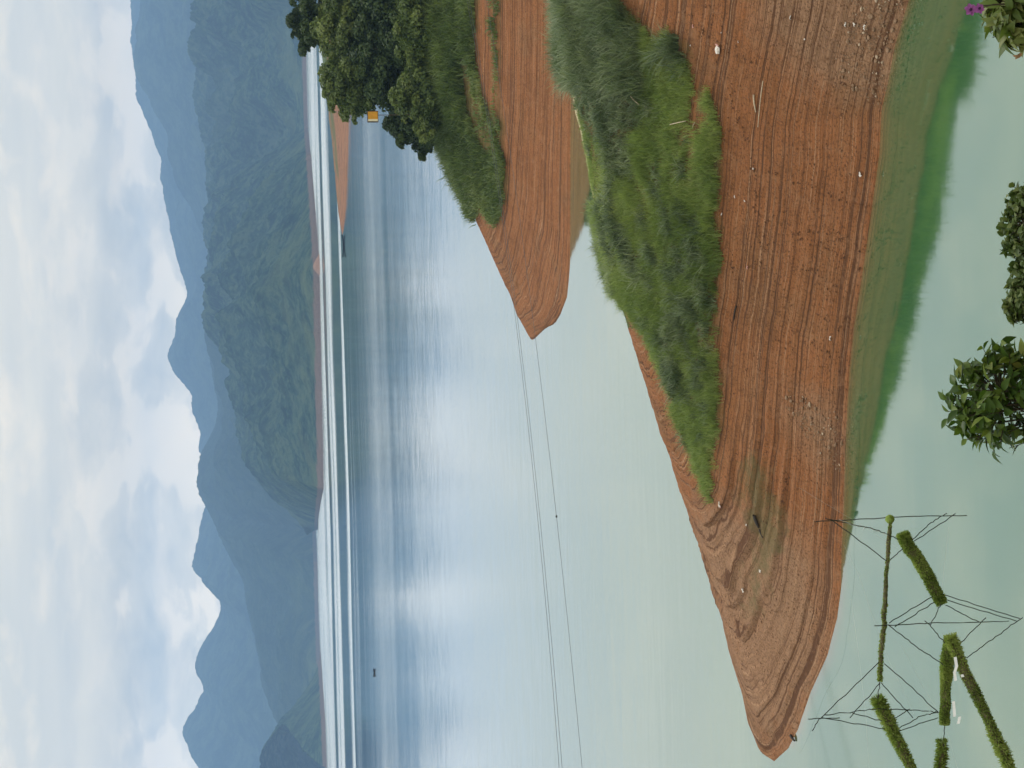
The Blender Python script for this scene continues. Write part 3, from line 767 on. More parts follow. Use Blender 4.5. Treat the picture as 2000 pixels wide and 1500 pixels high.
def hill(name, ridge, foot, Yr, Yback, mat, seed, dx, ny, spur=0.30, sc=500.0, crown=5.0, p_exp=1.0, rough_w=130.0, rough_a=14.0):
    Q = np.array([aty(x, y, np.interp(y, *zip(*Yr))) for x, y in ridge]); Q = Q[np.argsort(Q[:, 0])]
    if isinstance(foot, list):
        P_ = np.array([onz(x, y) for x, y in foot]); P_ = P_[np.argsort(P_[:, 0])]
        fx, fy = P_[:, 0], P_[:, 1]
    else: fx, fy = np.array([-1, 1.0]), np.array([foot, foot], float)
    xs = np.arange(Q[0, 0], Q[-1, 0], dx)
    rz = np.interp(xs, Q[:, 0], Q[:, 2]); ry = np.interp(xs, Q[:, 0], Q[:, 1]); sy = np.interp(xs, fx, fy)
    kw = max(3, int(rough_w / dx)) | 1; ker = np.hanning(kw + 2)[1:-1]; ker /= ker.sum()
    pad = np.pad(rz, kw // 2, mode='edge'); rz = np.convolve(pad, ker, mode='valid')
    rz = rz + rough_a * ((fbm(xs / (rough_w * 1.6), xs * 0, seed + 60, 5, 0.55) - 0.5) * 2) * np.clip(rz / 100, 0, 1)
    tt = np.concatenate([np.linspace(0, 1, ny), np.linspace(1, 2, max(8, ny // 4))[1:]])
    X = np.repeat(xs[None], len(tt), 0)
    Y = np.where(tt[:, None] <= 1, sy + (ry - sy) * tt[:, None], ry + Yback * (tt[:, None] - 1))
    tf = np.clip(tt, 0, 1)[:, None]; tb = np.clip(tt - 1, 0, 1)[:, None]
    prof = tf ** p_exp * (1.12 - 0.12 * tf) * (1 - tb ** 1.2)
    rg = 1 - np.abs(2 * fbm(X / sc, Y / (sc * 1.6), seed, 4) - 1)
    rg2 = 1 - np.abs(2 * fbm(X / (sc * .3), Y / (sc * .5), seed + 20, 3) - 1)
    body = 4 * tf * (1 - tf)
    Z = rz[None] * (prof + spur * body * (rg - 0.72) + spur * 0.35 * body * (rg2 - 0.7))
    Z = Z + crown * (vnoise(X / 11, Y / 14, seed + 4) + 0.6 * vnoise(X / 5.5, Y / 7, seed + 5) - 0.8) * np.clip(Z / 60, 0, 1)
    Z = np.where(tt[:, None] <= 0.0, -2.0, np.maximum(Z, -2.0))
    V = np.stack([X, Y, Z], -1).reshape(-1, 3)
    o = link(name, mesh_np(name, V, grid_faces(len(tt), len(xs)), mat, smooth=True)); tag(o, kind='structure')
    return o

# nearest forest hill (right half of the upright view)
hill('forest_hill', [(410, -250), (405, -60), (404, 0), (398, 40), (404, 100), (400, 160), (390, 212), (398, 250), (412, 310), (406, 375), (414, 440), (412, 520), (416, 600), (424, 640),
                     (438, 690), (455, 750), (468, 820), (485, 880), (512, 930), (545, 985), (580, 1020), (606, 1045)],
     [(592, -250), (594, 0), (598, 120), (601, 250), (608, 310), (617, 420), (624, 520), (626, 640), (628, 760), (631, 880), (632, 955), (628, 975), (622, 1010), (620, 1045)],
     [(-250, 8200), (250, 7800), (700, 6300), (1045, 5600)], 1800, MF_A, 5, 4.0, 230, 0.70, 430, 8.0, 0.85)
# second hill behind
hill('wooded_hill', [(405, 560), (406, 620), (404, 660), (408, 700), (416, 750), (424, 795), (420, 830), (405, 860), (390, 895), (386, 930), (390, 965), (402, 990), (416, 1020), (436, 1060), (455, 1095), (476, 1130),
                     (480, 1170), (492, 1230), (505, 1290), (512, 1345), (540, 1390), (580, 1440), (600, 1500), (606, 1600)],
     [(615, 560), (617, 900), (617, 1040), (620, 1100), (622, 1200), (626, 1300), (629, 1400), (634, 1600)],
     [(560, 9300), (900, 9300), (1300, 8600), (1600, 8200)], 1800, MF_B, 15, 6.0, 170, 0.36, 620, 6.0, 0.9)
# dark hill cut by the frame
hill('dark_wooded_hill', [(640, 1330), (618, 1362), (585, 1385), (555, 1410), (530, 1435), (510, 1462), (503, 1485), (508, 1510), (530, 1560), (560, 1640), (600, 1720)],
     [(627, 1330), (630, 1370), (633, 1430), (638, 1500), (640, 1720)],
     [(1330, 5300), (1500, 5500), (1720, 5500)], 900, MF_A, 25, 4.0, 120, 0.2, 300, 6.0, 0.8)
hill('mountain', [(300, -250), (290, -120), (274, 0), (258, 52), (262, 90), (264, 135), (276, 165), (290, 190), (302, 225), (330, 270), (326, 292), (340, 330), (352, 375), (378, 410), (400, 470), (420, 560), (500, 700)],
     8600, [(-250, 11000), (700, 11000)], 2500, MF_C, 35, 12.0, 110, 0.3, 1100, 8.0, 0.9, 170, 34)
hill('far_mountain', [(250, -100), (256, 80), (263, 150), (275, 195), (292, 245), (310, 312), (308, 345), (320, 390), (334, 430), (338, 470), (352, 520), (368, 572), (352, 596), (342, 625), (339, 660), (325, 690), (330, 712), (352, 745),
                      (374, 768), (372, 800), (385, 825), (398, 848), (388, 872), (398, 900), (420, 945), (410, 985), (396, 1008), (397, 1035), (382, 1068), (378, 1085), (370, 1112), (388, 1132), (414, 1145),
                      (428, 1170), (430, 1185), (424, 1212), (405, 1245), (390, 1270), (378, 1298), (386, 1315), (398, 1335), (404, 1345), (385, 1380), (358, 1426), (358, 1440), (374, 1460), (370, 1472), (390, 1484), (394, 1510), (420, 1600), (470, 1750)],
     9600, [(-100, 14000), (1750, 12500)], 2500, MF_C, 45, 12.0, 110, 0.3, 1200, 8.0, 0.9, 190, 40)
hill('foothill_ridge', [(470, 1040), (474, 1100), (486, 1180), (497, 1250), (507, 1300), (516, 1370), (512, 1420), (520, 1500), (540, 1650)],
     9400, [(1040, 10500), (1650, 10500)], 1200, MF_C, 55, 10.0, 60, 0.2, 800, 5.0, 0.9)

# low mound and sand spit off the far shore
def mound(name, x, y0, y1, top, mat, seed):
    a = onz(x, y0); b = onz(x, y1); Y0 = (a[1] + b[1]) / 2
    xs = np.linspace(min(a[0], b[0]), max(a[0], b[0]), 60); ys = np.linspace(Y0, Y0 + 160, 30)
    X, Y = np.meshgrid(xs, ys)
    u = (X - xs[0]) / (xs[-1] - xs[0]); v = (Y - ys[0]) / 160
    hgt = (x - top) * Y0 / F
    Z = hgt * np.sin(np.pi * u) ** 1.1 * np.sin(np.pi * v) ** 0.6 * (0.8 + 0.4 * fbm(X / 20, Y / 20, seed)) - 0.4
    n = X.size; z = np.zeros(n)
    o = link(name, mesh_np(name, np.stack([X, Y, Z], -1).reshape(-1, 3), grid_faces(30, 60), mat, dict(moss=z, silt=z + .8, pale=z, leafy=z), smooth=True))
    tag(o, kind='structure'); return o
mound('mound', 624.5, 487, 538, 612, M_SOIL, 5)

# two white houses far across the lake
def house(px_, py_, Y, w, hgt, label):
    c = aty(px_, py_, Y)
    root = empty('white_house', (c[0], Y, c[2] - hgt * .5)); tag(root, label, 'house')
    link('wall', mesh_np('wall', *box_np(-w / 2, w / 2, -5, 5, -14, hgt), M_WHITEWASH), root)
    V = np.array([(-w / 2 - .6, -5.6, hgt), (w / 2 + .6, -5.6, hgt), (w / 2 + .6, 5.6, hgt), (-w / 2 - .6, 5.6, hgt), (-w / 2 - .6, 0, hgt + 3), (w / 2 + .6, 0, hgt + 3)])
    Vr, Fr = V, np.array([(0, 1, 5, 4), (2, 3, 4, 5), (0, 4, 3, 3), (1, 2, 5, 5)])
    me = bpy.data.meshes.new('roof'); me.from_pydata([tuple(v) for v in V], [], [(0, 1, 5, 4), (2, 3, 4, 5), (0, 4, 3), (1, 2, 5), (0, 3, 2, 1)]); me.materials.append(M_ROOF)
    link('roof', me, root)
    for k in (-1, 1):
        link('window', mesh_np('window', *box_np(k * w * .25 - .8, k * w * .25 + .8, -5.08, -4.9, hgt * .4, hgt * .75), M_GLASS), root)
house(539, 15, 5900, 12, 12, 'bright white house high on the forest hill near the grove side')
house(580, 686, 4300, 10, 4, 'low white house among fields near the far shore')

# ------------------------------------------------------------------ people and boats
def person(base, seated, label, facing=0.0):
    pts = {}
    if seated:
        J = [((0, 0, .45), .15), ((0, 0, .62), .14), ((0, .02, .88), .17), ((0, .04, 1.02), .065), ((0, .05, 1.10), .075), ((0, .06, 1.2), .09), ((0, .06, 1.29), .06),
             ((.10, .05, .45), .10), ((.12, .45, .46), .075), ((.12, .48, .06), .05), ((.12, .6, .03), .045),
             ((-.10, .05, .45), .10), ((-.12, .45, .46), .075), ((-.12, .48, .06), .05), ((-.12, .6, .03), .045),
             ((.2, .02, .92), .06), ((.26, .14, .66), .045), ((.18, .36, .56), .035), ((.16, .44, .54), .03),
             ((-.2, .02, .92), .06), ((-.26, .14, .66), .045), ((-.18, .36, .56), .035), ((-.16, .44, .54), .03)]
    else:
        J = [((0, 0, .95), .15), ((0, 0, 1.12), .13), ((0, .01, 1.40), .17), ((0, .02, 1.52), .06), ((0, .03, 1.58), .07), ((0, .03, 1.68), .09), ((0, .03, 1.77), .06),
             ((.1, 0, .88), .1), ((.12, .02, .48), .07), ((.13, -.02, .07), .045), ((.14, .12, .03), .045),
             ((-.1, 0, .88), .1), ((-.12, .02, .48), .07), ((-.13, -.02, .07), .045), ((-.14, .12, .03), .045),
             ((.2, 0, 1.43), .06), ((.27, .03, 1.15), .045), ((.25, .18, .95), .035), ((.24, .25, .90), .03),
             ((-.2, 0, 1.43), .06), ((-.27, .03, 1.15), .045), ((-.25, .2, .98), .035), ((-.24, .28, .95), .03)]
    E = [(0, 1), (1, 2), (2, 3), (3, 4), (4, 5), (5, 6), (0, 7), (7, 8), (8, 9), (9, 10), (0, 11), (11, 12), (12, 13), (13, 14), (2, 15), (15, 16), (16, 17), (17, 18), (2, 19), (19, 20), (20, 21), (21, 22)]
    me = bpy.data.meshes.new('person'); me.from_pydata([j[0] for j in J], E, []); me.materials.append(M_CLOTH)
    o = link('person', me); o.location = base; o.rotation_euler = (0, 0, facing)
    sk = o.modifiers.new('skin', 'SKIN')
    lay = me.skin_vertices[0] if me.skin_vertices else None
    if lay is None:
        bm = bmesh.new(); bm.from_mesh(me); bm.verts.layers.skin.verify(); bm.to_mesh(me); bm.free(); lay = me.skin_vertices[0]
    for i, j in enumerate(J):
        lay.data[i].radius = (j[1], j[1]); lay.data[i].use_root = (i == 0)
    o.modifiers.new('sub', 'SUBSURF').levels = 1
    o.modifiers['sub'].render_levels = 1
    tag(o, label, 'person')
    return o

def hull(length, beam, depth, sheer=0.5, n=24):
    V = []; Fs = []
    for side in (0, 1):
        for i in range(n + 1):
            u = i / n; x = (u - 0.5) * length
            wv = beam / 2 * (math.sin(math.pi * min(max(u, 0.02), 0.98)) ** 0.6)
            lift = sheer * (2 * abs(u - 0.5)) ** 3
            th = 0.06 * side
            for k, (a, zz) in enumerate(((1, depth), (0.75, 0.1), (0, -0.12), (-0.75, 0.1), (-1, depth))):
                V.append((x * (1 - th * .1), a * max(wv - th, 0.02), zz + lift + (0.07 * side if k in (1, 2, 3) else 0.0)))
    m_ = 5; N = (n + 1) * m_
    for side in (0, 1):
        for i in range(n):
            for k in range(4):
                a = side * N + i * m_ + k
                q = (a, a + 1, a + m_ + 1, a + m_)
                Fs.append(q if side == 0 else q[::-1])
    for i in range(n):
        for k in (0, 4):
            a = i * m_ + k; Fs.append((a, a + m_, a + N + m_, a + N))
    return np.array(V), np.array(Fs)

c = onz(671.5, 480)
boat = empty('long_boat', (c[0], c[1], 0.05), R(4)); tag(boat, 'long low dark boat heading out past the red headland', 'boat')
L = 44 * c[1] / F
link('hull', mesh_np('hull', *hull(L, 1.7, 0.75, 0.6), M_HULL, smooth=True), boat)
link('engine', mesh_np('engine', *join([tube([(-L * .5 + .1, 0, .8), (-L * .5 - 1.6, 0, -.1)], [.06, .05]), box_np(-L * .5 - .1, -L * .5 + .6, -.25, .25, .75, 1.25)]), M_HULL), boat)
for k in (-0.3, 0.05, 0.3):
    link('thwart', mesh_np('thwart', *box_np(k * L - .15, k * L + .15, -.7, .7, .45, .5), M_HULL), boat)
person((c[0] - L * 0.20, c[1], 0.15), False, 'person in dark clothes standing towards the stern of the long boat', R(-90))
person((c[0] - L * 0.42, c[1], 0.35), False, 'person in dark clothes standing at the very stern of the long boat', R(-90))
c = onz(731.5, 1314)
boat = empty('rowing_boat', (c[0], c[1], 0.05), R(-6)); tag(boat, 'tiny dark rowing boat alone on the open lake', 'boat')
link('hull', mesh_np('hull', *hull(4.2, 1.1, 0.42, 0.25), M_HULL, smooth=True), boat)
for k in (-0.28, 0.0, 0.28):
    link('thwart', mesh_np('thwart', *box_np(k * 4 - .12, k * 4 + .12, -.45, .45, .25, .30), M_HULL), boat)
person((c[0] + 1.1, c[1], -0.2), True, 'seated person in dark clothes at one end of the rowing boat', R(90))
person((c[0] - 1.2, c[1], -0.2), True, 'seated person in dark clothes at the other end of the rowing boat', R(-90))

# ------------------------------------------------------------------ power lines over the inlet
def cable(label, pts, Ya, Yb, ext=70):
    A = aty(*pts[0], Ya); B = aty(*pts[-1], Yb)
    mid_t = 0.5; C = None
    n = 40
    d = B - A; d /= np.linalg.norm(d)
    path = []
    A2 = A - d * ext; B2 = B + d * ext
    tot = np.linalg.norm(B2 - A2)
    pm = pts[len(pts) // 2]
    for i in range(n + 1):
        u = i / n
        p = A2 + (B2 - A2) * u
        path.append(p)
    # sag from the middle photo point
    tgt = np.array(pm, float)
    best = min(range(n + 1), key=lambda i: abs(proj(path[i])[1] - pm[1]))
    err = (pm[0] - proj(path[best])[0]) * np.linalg.norm(path[best] - EYE) / F
    ua = ext / tot; um = best / n
    den = (um - ua) * ((1 - ua) - um)
    for i in range(n + 1):
        u = i / n
        path[i] = path[i] - np.array([0, 0, err]) * ((u - ua) * ((1 - ua) - u)) / den
    V, Fc = tube(path, [0.017] * (n + 1), 6)
    o = link('power_line', mesh_np('power_line', V, Fc, M_CABLE, smooth=True))
    tag(o, label, 'cable', 'power lines over the lake')
    return path
cable('upper of the two closely paired power lines over the lake', [(936, 135), (1029, 850), (1092, 1500)], 190, 140)
cable('lower of the two closely paired power lines over the lake', [(940, 135), (1033, 850), (1098, 1500)], 190, 140)
pth = cable('single power line below the paired ones, carrying a small dark marker', [(972, 135), (1064, 850), (1137, 1500)], 190, 140)
i = min(range(len(pth) - 1), key=lambda i: abs(proj(pth[i])[1] - 964))
pA = pth[i]
bmk = bmesh.new(); bmesh.ops.create_uvsphere(bmk, u_segments=14, v_segments=10, radius=0.085)
for v in bmk.verts: v.co.x *= 1.35
me = bpy.data.meshes.new('line_marker'); bmk.to_mesh(me); bmk.free(); me.materials.append(M_WIRE)
o = link('line_marker', me); o.location = pA; tag(o, 'small dark marker clamped on the single power line', 'marker')

# ------------------------------------------------------------------ stones, sticks and litter on the near bank
def on_near(x, y):
    """point of the near bank seen at photo pixel"""
    d = ray(x, y); ts = np.linspace(86, 135, 1200) / d[1]
    Pp = EYE + d[None] * ts[:, None]
    zz = near.z(Pp[:, 0], Pp[:, 1])
    k = np.argmax(Pp[:, 2] < np.maximum(zz, 0))
    return Pp[k] * [1, 1, 0] + [0, 0, max(zz[k], 0)]

def rock_mesh(seed, mat):
    bm = bmesh.new(); bmesh.ops.create_icosphere(bm, subdivisions=2, radius=1.0)
    r = random.Random(seed)
    ax = (r.uniform(.8, 1.4), r.uniform(.6, 1.0), r.uniform(.45, .8))
    cuts = [Vector((r.gauss(0, 1), r.gauss(0, 1), r.gauss(0, 1))).normalized() for _ in range(7)]
    for v in bm.verts:
        for cdir in cuts:
            dd = v.co.dot(cdir)
            if dd > 0.72: v.co -= cdir * (dd - 0.72)
        v.co = Vector((v.co.x * ax[0], v.co.y * ax[1], v.co.z * ax[2])) * (1 + r.uniform(-.05, .05))
    me = bpy.data.meshes.new('stone'); bm.to_mesh(me); bm.free(); me.materials.append(mat); return me
rocks = [rock_mesh(k, M_STONE if k % 4 else M_STONE_PALE) for k in range(8)]
def stones(poly, n, smin, smax, label, group, seed):
    r = random.Random(seed)
    xs_ = [p[0] for p in poly]; ys_ = [p[1] for p in poly]; done = 0
    while done < n:
        x, y = r.uniform(min(xs_), max(xs_)), r.uniform(min(ys_), max(ys_))
        if not bool(inpoly(np.array([x]), np.array([y]), poly)[0]): continue
        p = on_near(x, y); sz = smin + (smax - smin) * r.random() ** 2.5
        o = link('stone', r.choice(rocks)); o.location = (p[0], p[1], p[2] + sz * .15); o.scale = (sz,) * 3
        o.rotation_euler = (r.uniform(-.4, .4), r.uniform(-.4, .4), r.uniform(0, 6.3))
        tag(o, label, 'stone', group); done += 1
RUB_A = [(1655, -20), (1640, 60), (1630, 110), (1640, 160), (1690, 185), (1722, 190), (1745, 110), (1765, 20), (1775, -20)]
RUB_B = [(1530, 770), (1560, 770), (1600, 790), (1648, 810), (1650, 900), (1640, 925), (1600, 880), (1560, 830)]
stones(RUB_A, 150, 0.05, 0.17, 'angular stone in the rubble by the waterline at the frame edge of the near bank', 'stones in the rubble at the frame edge', 4)
stones(RUB_B, 100, 0.04, 0.14, 'angular stone in the rubble patch halfway along the near bank waterline', 'stones in the rubble patch halfway along the bank', 5)
# gravel: small stones no one could count
def gravel():
    tet = np.array([(1, 0, -.4), (-.5, .87, -.4), (-.5, -.87, -.4), (0.1, 0, .7)]); tf = np.array([(0, 1, 3), (1, 2, 3), (2, 0, 3), (0, 2, 1)])
    r = np.random.default_rng(9); Vs, Fs, n = [], [], 0
    def put(Pt, s_):
        nonlocal n
        a = r.uniform(0, 6.28, len(Pt))
        ca, sa = np.cos(a), np.sin(a)
        v = tet[None].repeat(len(Pt), 0) * r.uniform(.6, 1.2, (len(Pt), 4, 3))
        x = v[..., 0] * ca[:, None] - v[..., 1] * sa[:, None]; y = v[..., 0] * sa[:, None] + v[..., 1] * ca[:, None]
        v = np.stack([x, y, v[..., 2]], -1) * s_[:, None, None] + Pt[:, None]
        Vs.append(v.reshape(-1, 3)); Fs.append((np.arange(len(Pt))[:, None, None] * 4 + tf[None]).reshape(-1, 3) + n); n += 4 * len(Pt)
    Pt = scatter(near, 90000, (-27, 40), (88, 122), r); px, py = proj(Pt)
    j = (fbm(Pt[:, 0], Pt[:, 1], 91, 3) - .5) * 60
    dn = 0.06 + 0.0 * (inpoly(px + j, py + j, RUB_A) | inpoly(px + j, py + j, RUB_B))
    dn = np.where(inpoly(px, py, GRASS), 0, dn)
    k = (r.random(len(Pt)) < dn) & (Pt[:, 2] > 0.03)
    Pt = Pt[k]; put(Pt, 0.018 + 0.05 * r.random(len(Pt)) ** 3)
    Pt = scatter(near, 60000, (-6, 40), (88, 112), r); px, py = proj(Pt)
    j = (fbm(Pt[:, 0], Pt[:, 1], 91, 3) - .5) * 70 + r.normal(size=len(Pt)) * 10
    k = (inpoly(px + j, py + j, RUB_A) | inpoly(px + j, py + j, RUB_B)) & (Pt[:, 2] > 0.03) & (fbm(Pt[:, 0] * .7, Pt[:, 1] * .7, 93, 3) > r.uniform(.3, .6, len(Pt)))
    Pt = Pt[k]; put(Pt, 0.03 + 0.09 * r.random(len(Pt)) ** 2)
    return np.concatenate(Vs), np.concatenate(Fs)
o = link('gravel', mesh_np('gravel', *gravel(), M_STONE)); tag(o, 'clods and gravel strewn over the bare red bank', 'gravel', kind='stuff')

M_CLOD = plain('dark_clod', (0.13, 0.062, 0.032), 0.95, 0.1, 3.0, 0.5)
def clods():
    r = np.random.default_rng(19)
    oc = np.array([(1, 0, 0), (0, 1, 0), (-1, 0, 0), (0, -1, 0), (0, 0, .8), (0, 0, -.6)]); of = np.array([(0, 1, 4), (1, 2, 4), (2, 3, 4), (3, 0, 4), (1, 0, 5), (2, 1, 5), (3, 2, 5), (0, 3, 5)])
    pts, sz = [], []
    rills = [[(1500, 330), (1545, 350), (1600, 372), (1645, 388), (1695, 408)], [(1540, 452), (1580, 470), (1625, 492), (1690, 530)], [(1562, 518), (1600, 538), (1640, 560), (1672, 578)],
             [(1480, 420), (1560, 440), (1640, 466), (1692, 484)], [(1600, 612), (1630, 640), (1662, 652)], [(1595, 708), (1612, 722), (1652, 732)], [(1425, 500), (1445, 556), (1432, 632)],
             [(1335, 20), (1370, 60), (1400, 85), (1440, 105), (1490, 125)], [(1640, 160), (1690, 180), (1728, 205)], [(1420, 170), (1470, 300), (1480, 420), (1490, 520)], [(1545, 930), (1530, 960), (1520, 1010)],
             [(1600, 560), (1640, 600), (1665, 632)], [(1560, 660), (1610, 684), (1655, 700)], [(1470, 1240), (1500, 1200), (1530, 1150)]]
    for ln in rills:  # rill rows: dark lumps added to stand in for erosion pits
        for (x0, y0), (x1, y1) in zip(ln[:-1], ln[1:]):
            n = int(math.hypot(x1 - x0, y1 - y0) / 3)
            for i in range(n):
                q = (i + r.random()) / n
                if r.random() < .45: continue
                pts.append(on_near(x0 + (x1 - x0) * q + r.normal() * 4, y0 + (y1 - y0) * q + r.normal() * 4)); sz.append(r.uniform(.03, .11))
    P_ = scatter(near, 60000, (-27, 40), (88, 122), r); px, py = proj(P_)
    k = (r.random(len(P_)) < 0.5 * (fbm(P_[:, 0] * .4, P_[:, 1] * .4, 97, 4) > .52)) & (P_[:, 2] > .08) & ~inpoly(px, py, GRASS)
    P_ = P_[k]; C = np.concatenate([np.array(pts), P_]); S_ = np.concatenate([np.array(sz), 0.018 + .06 * r.random(len(P_)) ** 3])
    n = len(C); a = r.uniform(0, 6.28, n); ca, sa = np.cos(a), np.sin(a)
    v = oc[None].repeat(n, 0) * r.uniform(.6, 1.25, (n, 6, 3)) * np.array([1.3, .8, .8])
    v = np.stack([v[..., 0] * ca[:, None] - v[..., 1] * sa[:, None], v[..., 0] * sa[:, None] + v[..., 1] * ca[:, None], v[..., 2]], -1) * S_[:, None, None] + C[:, None]
    return v.reshape(-1, 3), (np.arange(n)[:, None, None] * 6 + of[None]).reshape(-1, 3)
o = link('clods', mesh_np('clods', *clods(), M_CLOD)); tag(o, 'dark earth clods over the bare red slope, with dark lumps in its rills in place of pits', 'clods', kind='stuff')

def scrap_mesh(seed, mat):
    bm = bmesh.new(); bmesh.ops.create_grid(bm, x_segments=6, y_segments=5, size=1.0)
    r = random.Random(seed)
    for v in bm.verts: v.co = Vector((v.co.x * 1.2 + r.uniform(-.15, .15), v.co.y * .7 + r.uniform(-.15, .15), .35 + r.uniform(-.35, .45) - .3 * abs(v.co.x)))
    me = bpy.data.meshes.new('litter'); bm.to_mesh(me); bm.free(); me.materials.append(mat); return me
scr = [scrap_mesh(k, M_LITTER_PINK if k == 3 else M_LITTER) for k in range(4)]
for k, (x, y, sz) in enumerate([(1354, 51, .07), (1349, 89, .05), (1443, 81, .05), (1410, 64, .04), (1681, 340, .11), (1411, 419, .08), (1455, 392, .06), (1461, 522, .07), (1472, 329, .06),
                               (1623, 660, .09), (1485, 1115, .10), (1452, 1152, .12), (1458, 1025, .07), (1406, 985, .12), (1408, 990, .08), (1436, 384, .06), (1652, 48, .09), (1670, 46, .09), (1690, 53, .11), (1572, 76, .06), (1545, 34, .08)]):
    p = on_near(x, y); o = link('litter', scr[(k * 5) % 3] if k % 7 else scr[3]); o.location = p + np.array([0, 0, .01]); o.scale = (sz * 1.2,) * 3; o.rotation_euler = (0, 0, k * 1.7)
    tag(o, 'small pale scrap of litter lying on the bare red slope', 'litter', 'litter scraps on the near bank')
p = on_near(1402, 97)
root = empty('rubbish_bag', p, 0.5); tag(root, 'crumpled white and pink rubbish bag, the biggest scrap on the slope below the reeds', 'rubbish')
bm = bmesh.new(); bmesh.ops.create_icosphere(bm, subdivisions=3, radius=.2)
rr = random.Random(3)
for v in bm.verts: v.co = Vector((v.co.x * 1.3, v.co.y, max(v.co.z * .75, -.05))) * (1 + rr.uniform(-.2, .2))
me = bpy.data.meshes.new('bag'); bm.to_mesh(me); bm.free(); me.materials.append(M_LITTER); ob = link('bag', me, root)
o = link('torn_flap', scr[3], root); o.scale = (.16,) * 3; o.location = (.25, -.15, .02)
o = link('dark_lining', scrap_mesh(11, M_DARKWOOD), root); o.scale = (.14,) * 3; o.location = (.3, .22, .02)

def stick(x0, y0, x1, y1, rad, mat, label, lift=0.05, name='bamboo_stick', cat='stick'):
    a = on_near(x0, y0) + np.array([0, 0, lift]); b = on_near(x1, y1) + np.array([0, 0, lift])
    c = (a + b) / 2 + np.array([0, 0, .03]); q = [a, (a + c) / 2 + [0, 0, .01], c, (b + c) / 2, b]
    base = a.copy()
    V, Fc = tube([p - base for p in q], [rad, rad * .95, rad * .9, rad * .8, rad * .6], 8)
    o = link(name, mesh_np(name, V, Fc, mat, smooth=True)); o.location = base; tag(o, label, cat); return o
stick(1474, 185, 1479, 219, .05, M_STICK, 'thick short bleached bamboo stick lying along the bare slope')
stick(1492, 158, 1483, 248, .03, M_STICK, 'longest thin pale stick, lying in the wheel rut of the slope')
stick(1248, 188, 1264, 204, .04, M_STICK, 'pale stick poking from the reeds of the near bank', .5)
stick(1321, 243, 1352, 236, .035, M_STICK, 'pale stick bridging the gap in the grass of the near bank', .35)
stick(1357, 250, 1361, 238, .03, M_STICK, 'shortest pale stick beside the lowest grass strip', .1)
stick(1440, 597, 1434, 625, .05, M_DARKWOOD, 'dark thin stick under the hole in the red slope', .03)
stick(1476, 1006, 1484, 1030, .11, M_DARKWOOD, 'thick black driftwood log on the mossy strip of the bank', .06, 'driftwood', 'driftwood')
stick(1485, 1034, 1492, 1050, .06, M_DARKWOOD, 'slim black driftwood branch just below the thick log', .04, 'driftwood', 'driftwood')
stick(1546, 1436, 1554, 1447, .09, M_DARKWOOD, 'dark stub of wood at the waterline near the tip', .06, 'driftwood', 'driftwood')

# ------------------------------------------------------------------ hillside under the camera (below the frame)
xs = np.linspace(-40, 40, 90); ys = np.linspace(-60, 69, 110)
X, Y = np.meshgrid(xs, ys)
Z = 27.6 - 0.42 * Y + (fbm(X * .15, Y * .15, 81, 4) - .5) * 0.8
Z = np.where(Y < 0, 28.0 - 0.15 * Y + (fbm(X * .15, Y * .15, 81, 4) - .5) * .4, Z)
n = X.size; z0 = np.zeros(n)
o = link('hillside_ground', mesh_np('hillside_ground', np.stack([X, Y, Z], -1).reshape(-1, 3), grid_faces(110, 90), M_SOIL, dict(moss=z0, silt=z0, pale=z0, leafy=z0 + .8), smooth=True)); tag(o, kind='structure')
def hill_z(Y): return 27.6 - 0.42 * Y

# ------------------------------------------------------------------ foreground shrubs
def leaf_np(C, D, N, L, wr, r, curl=0.25, seg=3):
    """curved oval leaves starting at C along D with upper side N"""
    n = len(C)
    D = D / np.linalg.norm(D, axis=1, keepdims=True)
    S = np.cross(D, N); S /= (np.linalg.norm(S, axis=1, keepdims=True) + 1e-9); N = np.cross(S, D)
    prof = [0.12, 0.85, 1.0, 0.62, 0.04]
    Vs = []
    for k in range(5):
        q = k / 4
        c = C + D * (L * q)[:, None] - N * (L * curl * q * q)[:, None]
        w = (L * wr * prof[k])[:, None]
        Vs += [c - S * w + N * w * 0.35, c, c + S * w + N * w * 0.35]
    V = np.stack(Vs, 1).reshape(-1, 3)
    b = np.arange(n)[:, None] * 15
    Fs = []
    for k in range(4):
        for j in (0, 1):
            Fs.append(b + np.array([3 * k + j, 3 * k + j + 1, 3 * k + j + 4, 3 * k + j + 3])[None])
    return V, np.concatenate(Fs, 0), np.repeat(r.uniform(0, 1, n), 15)

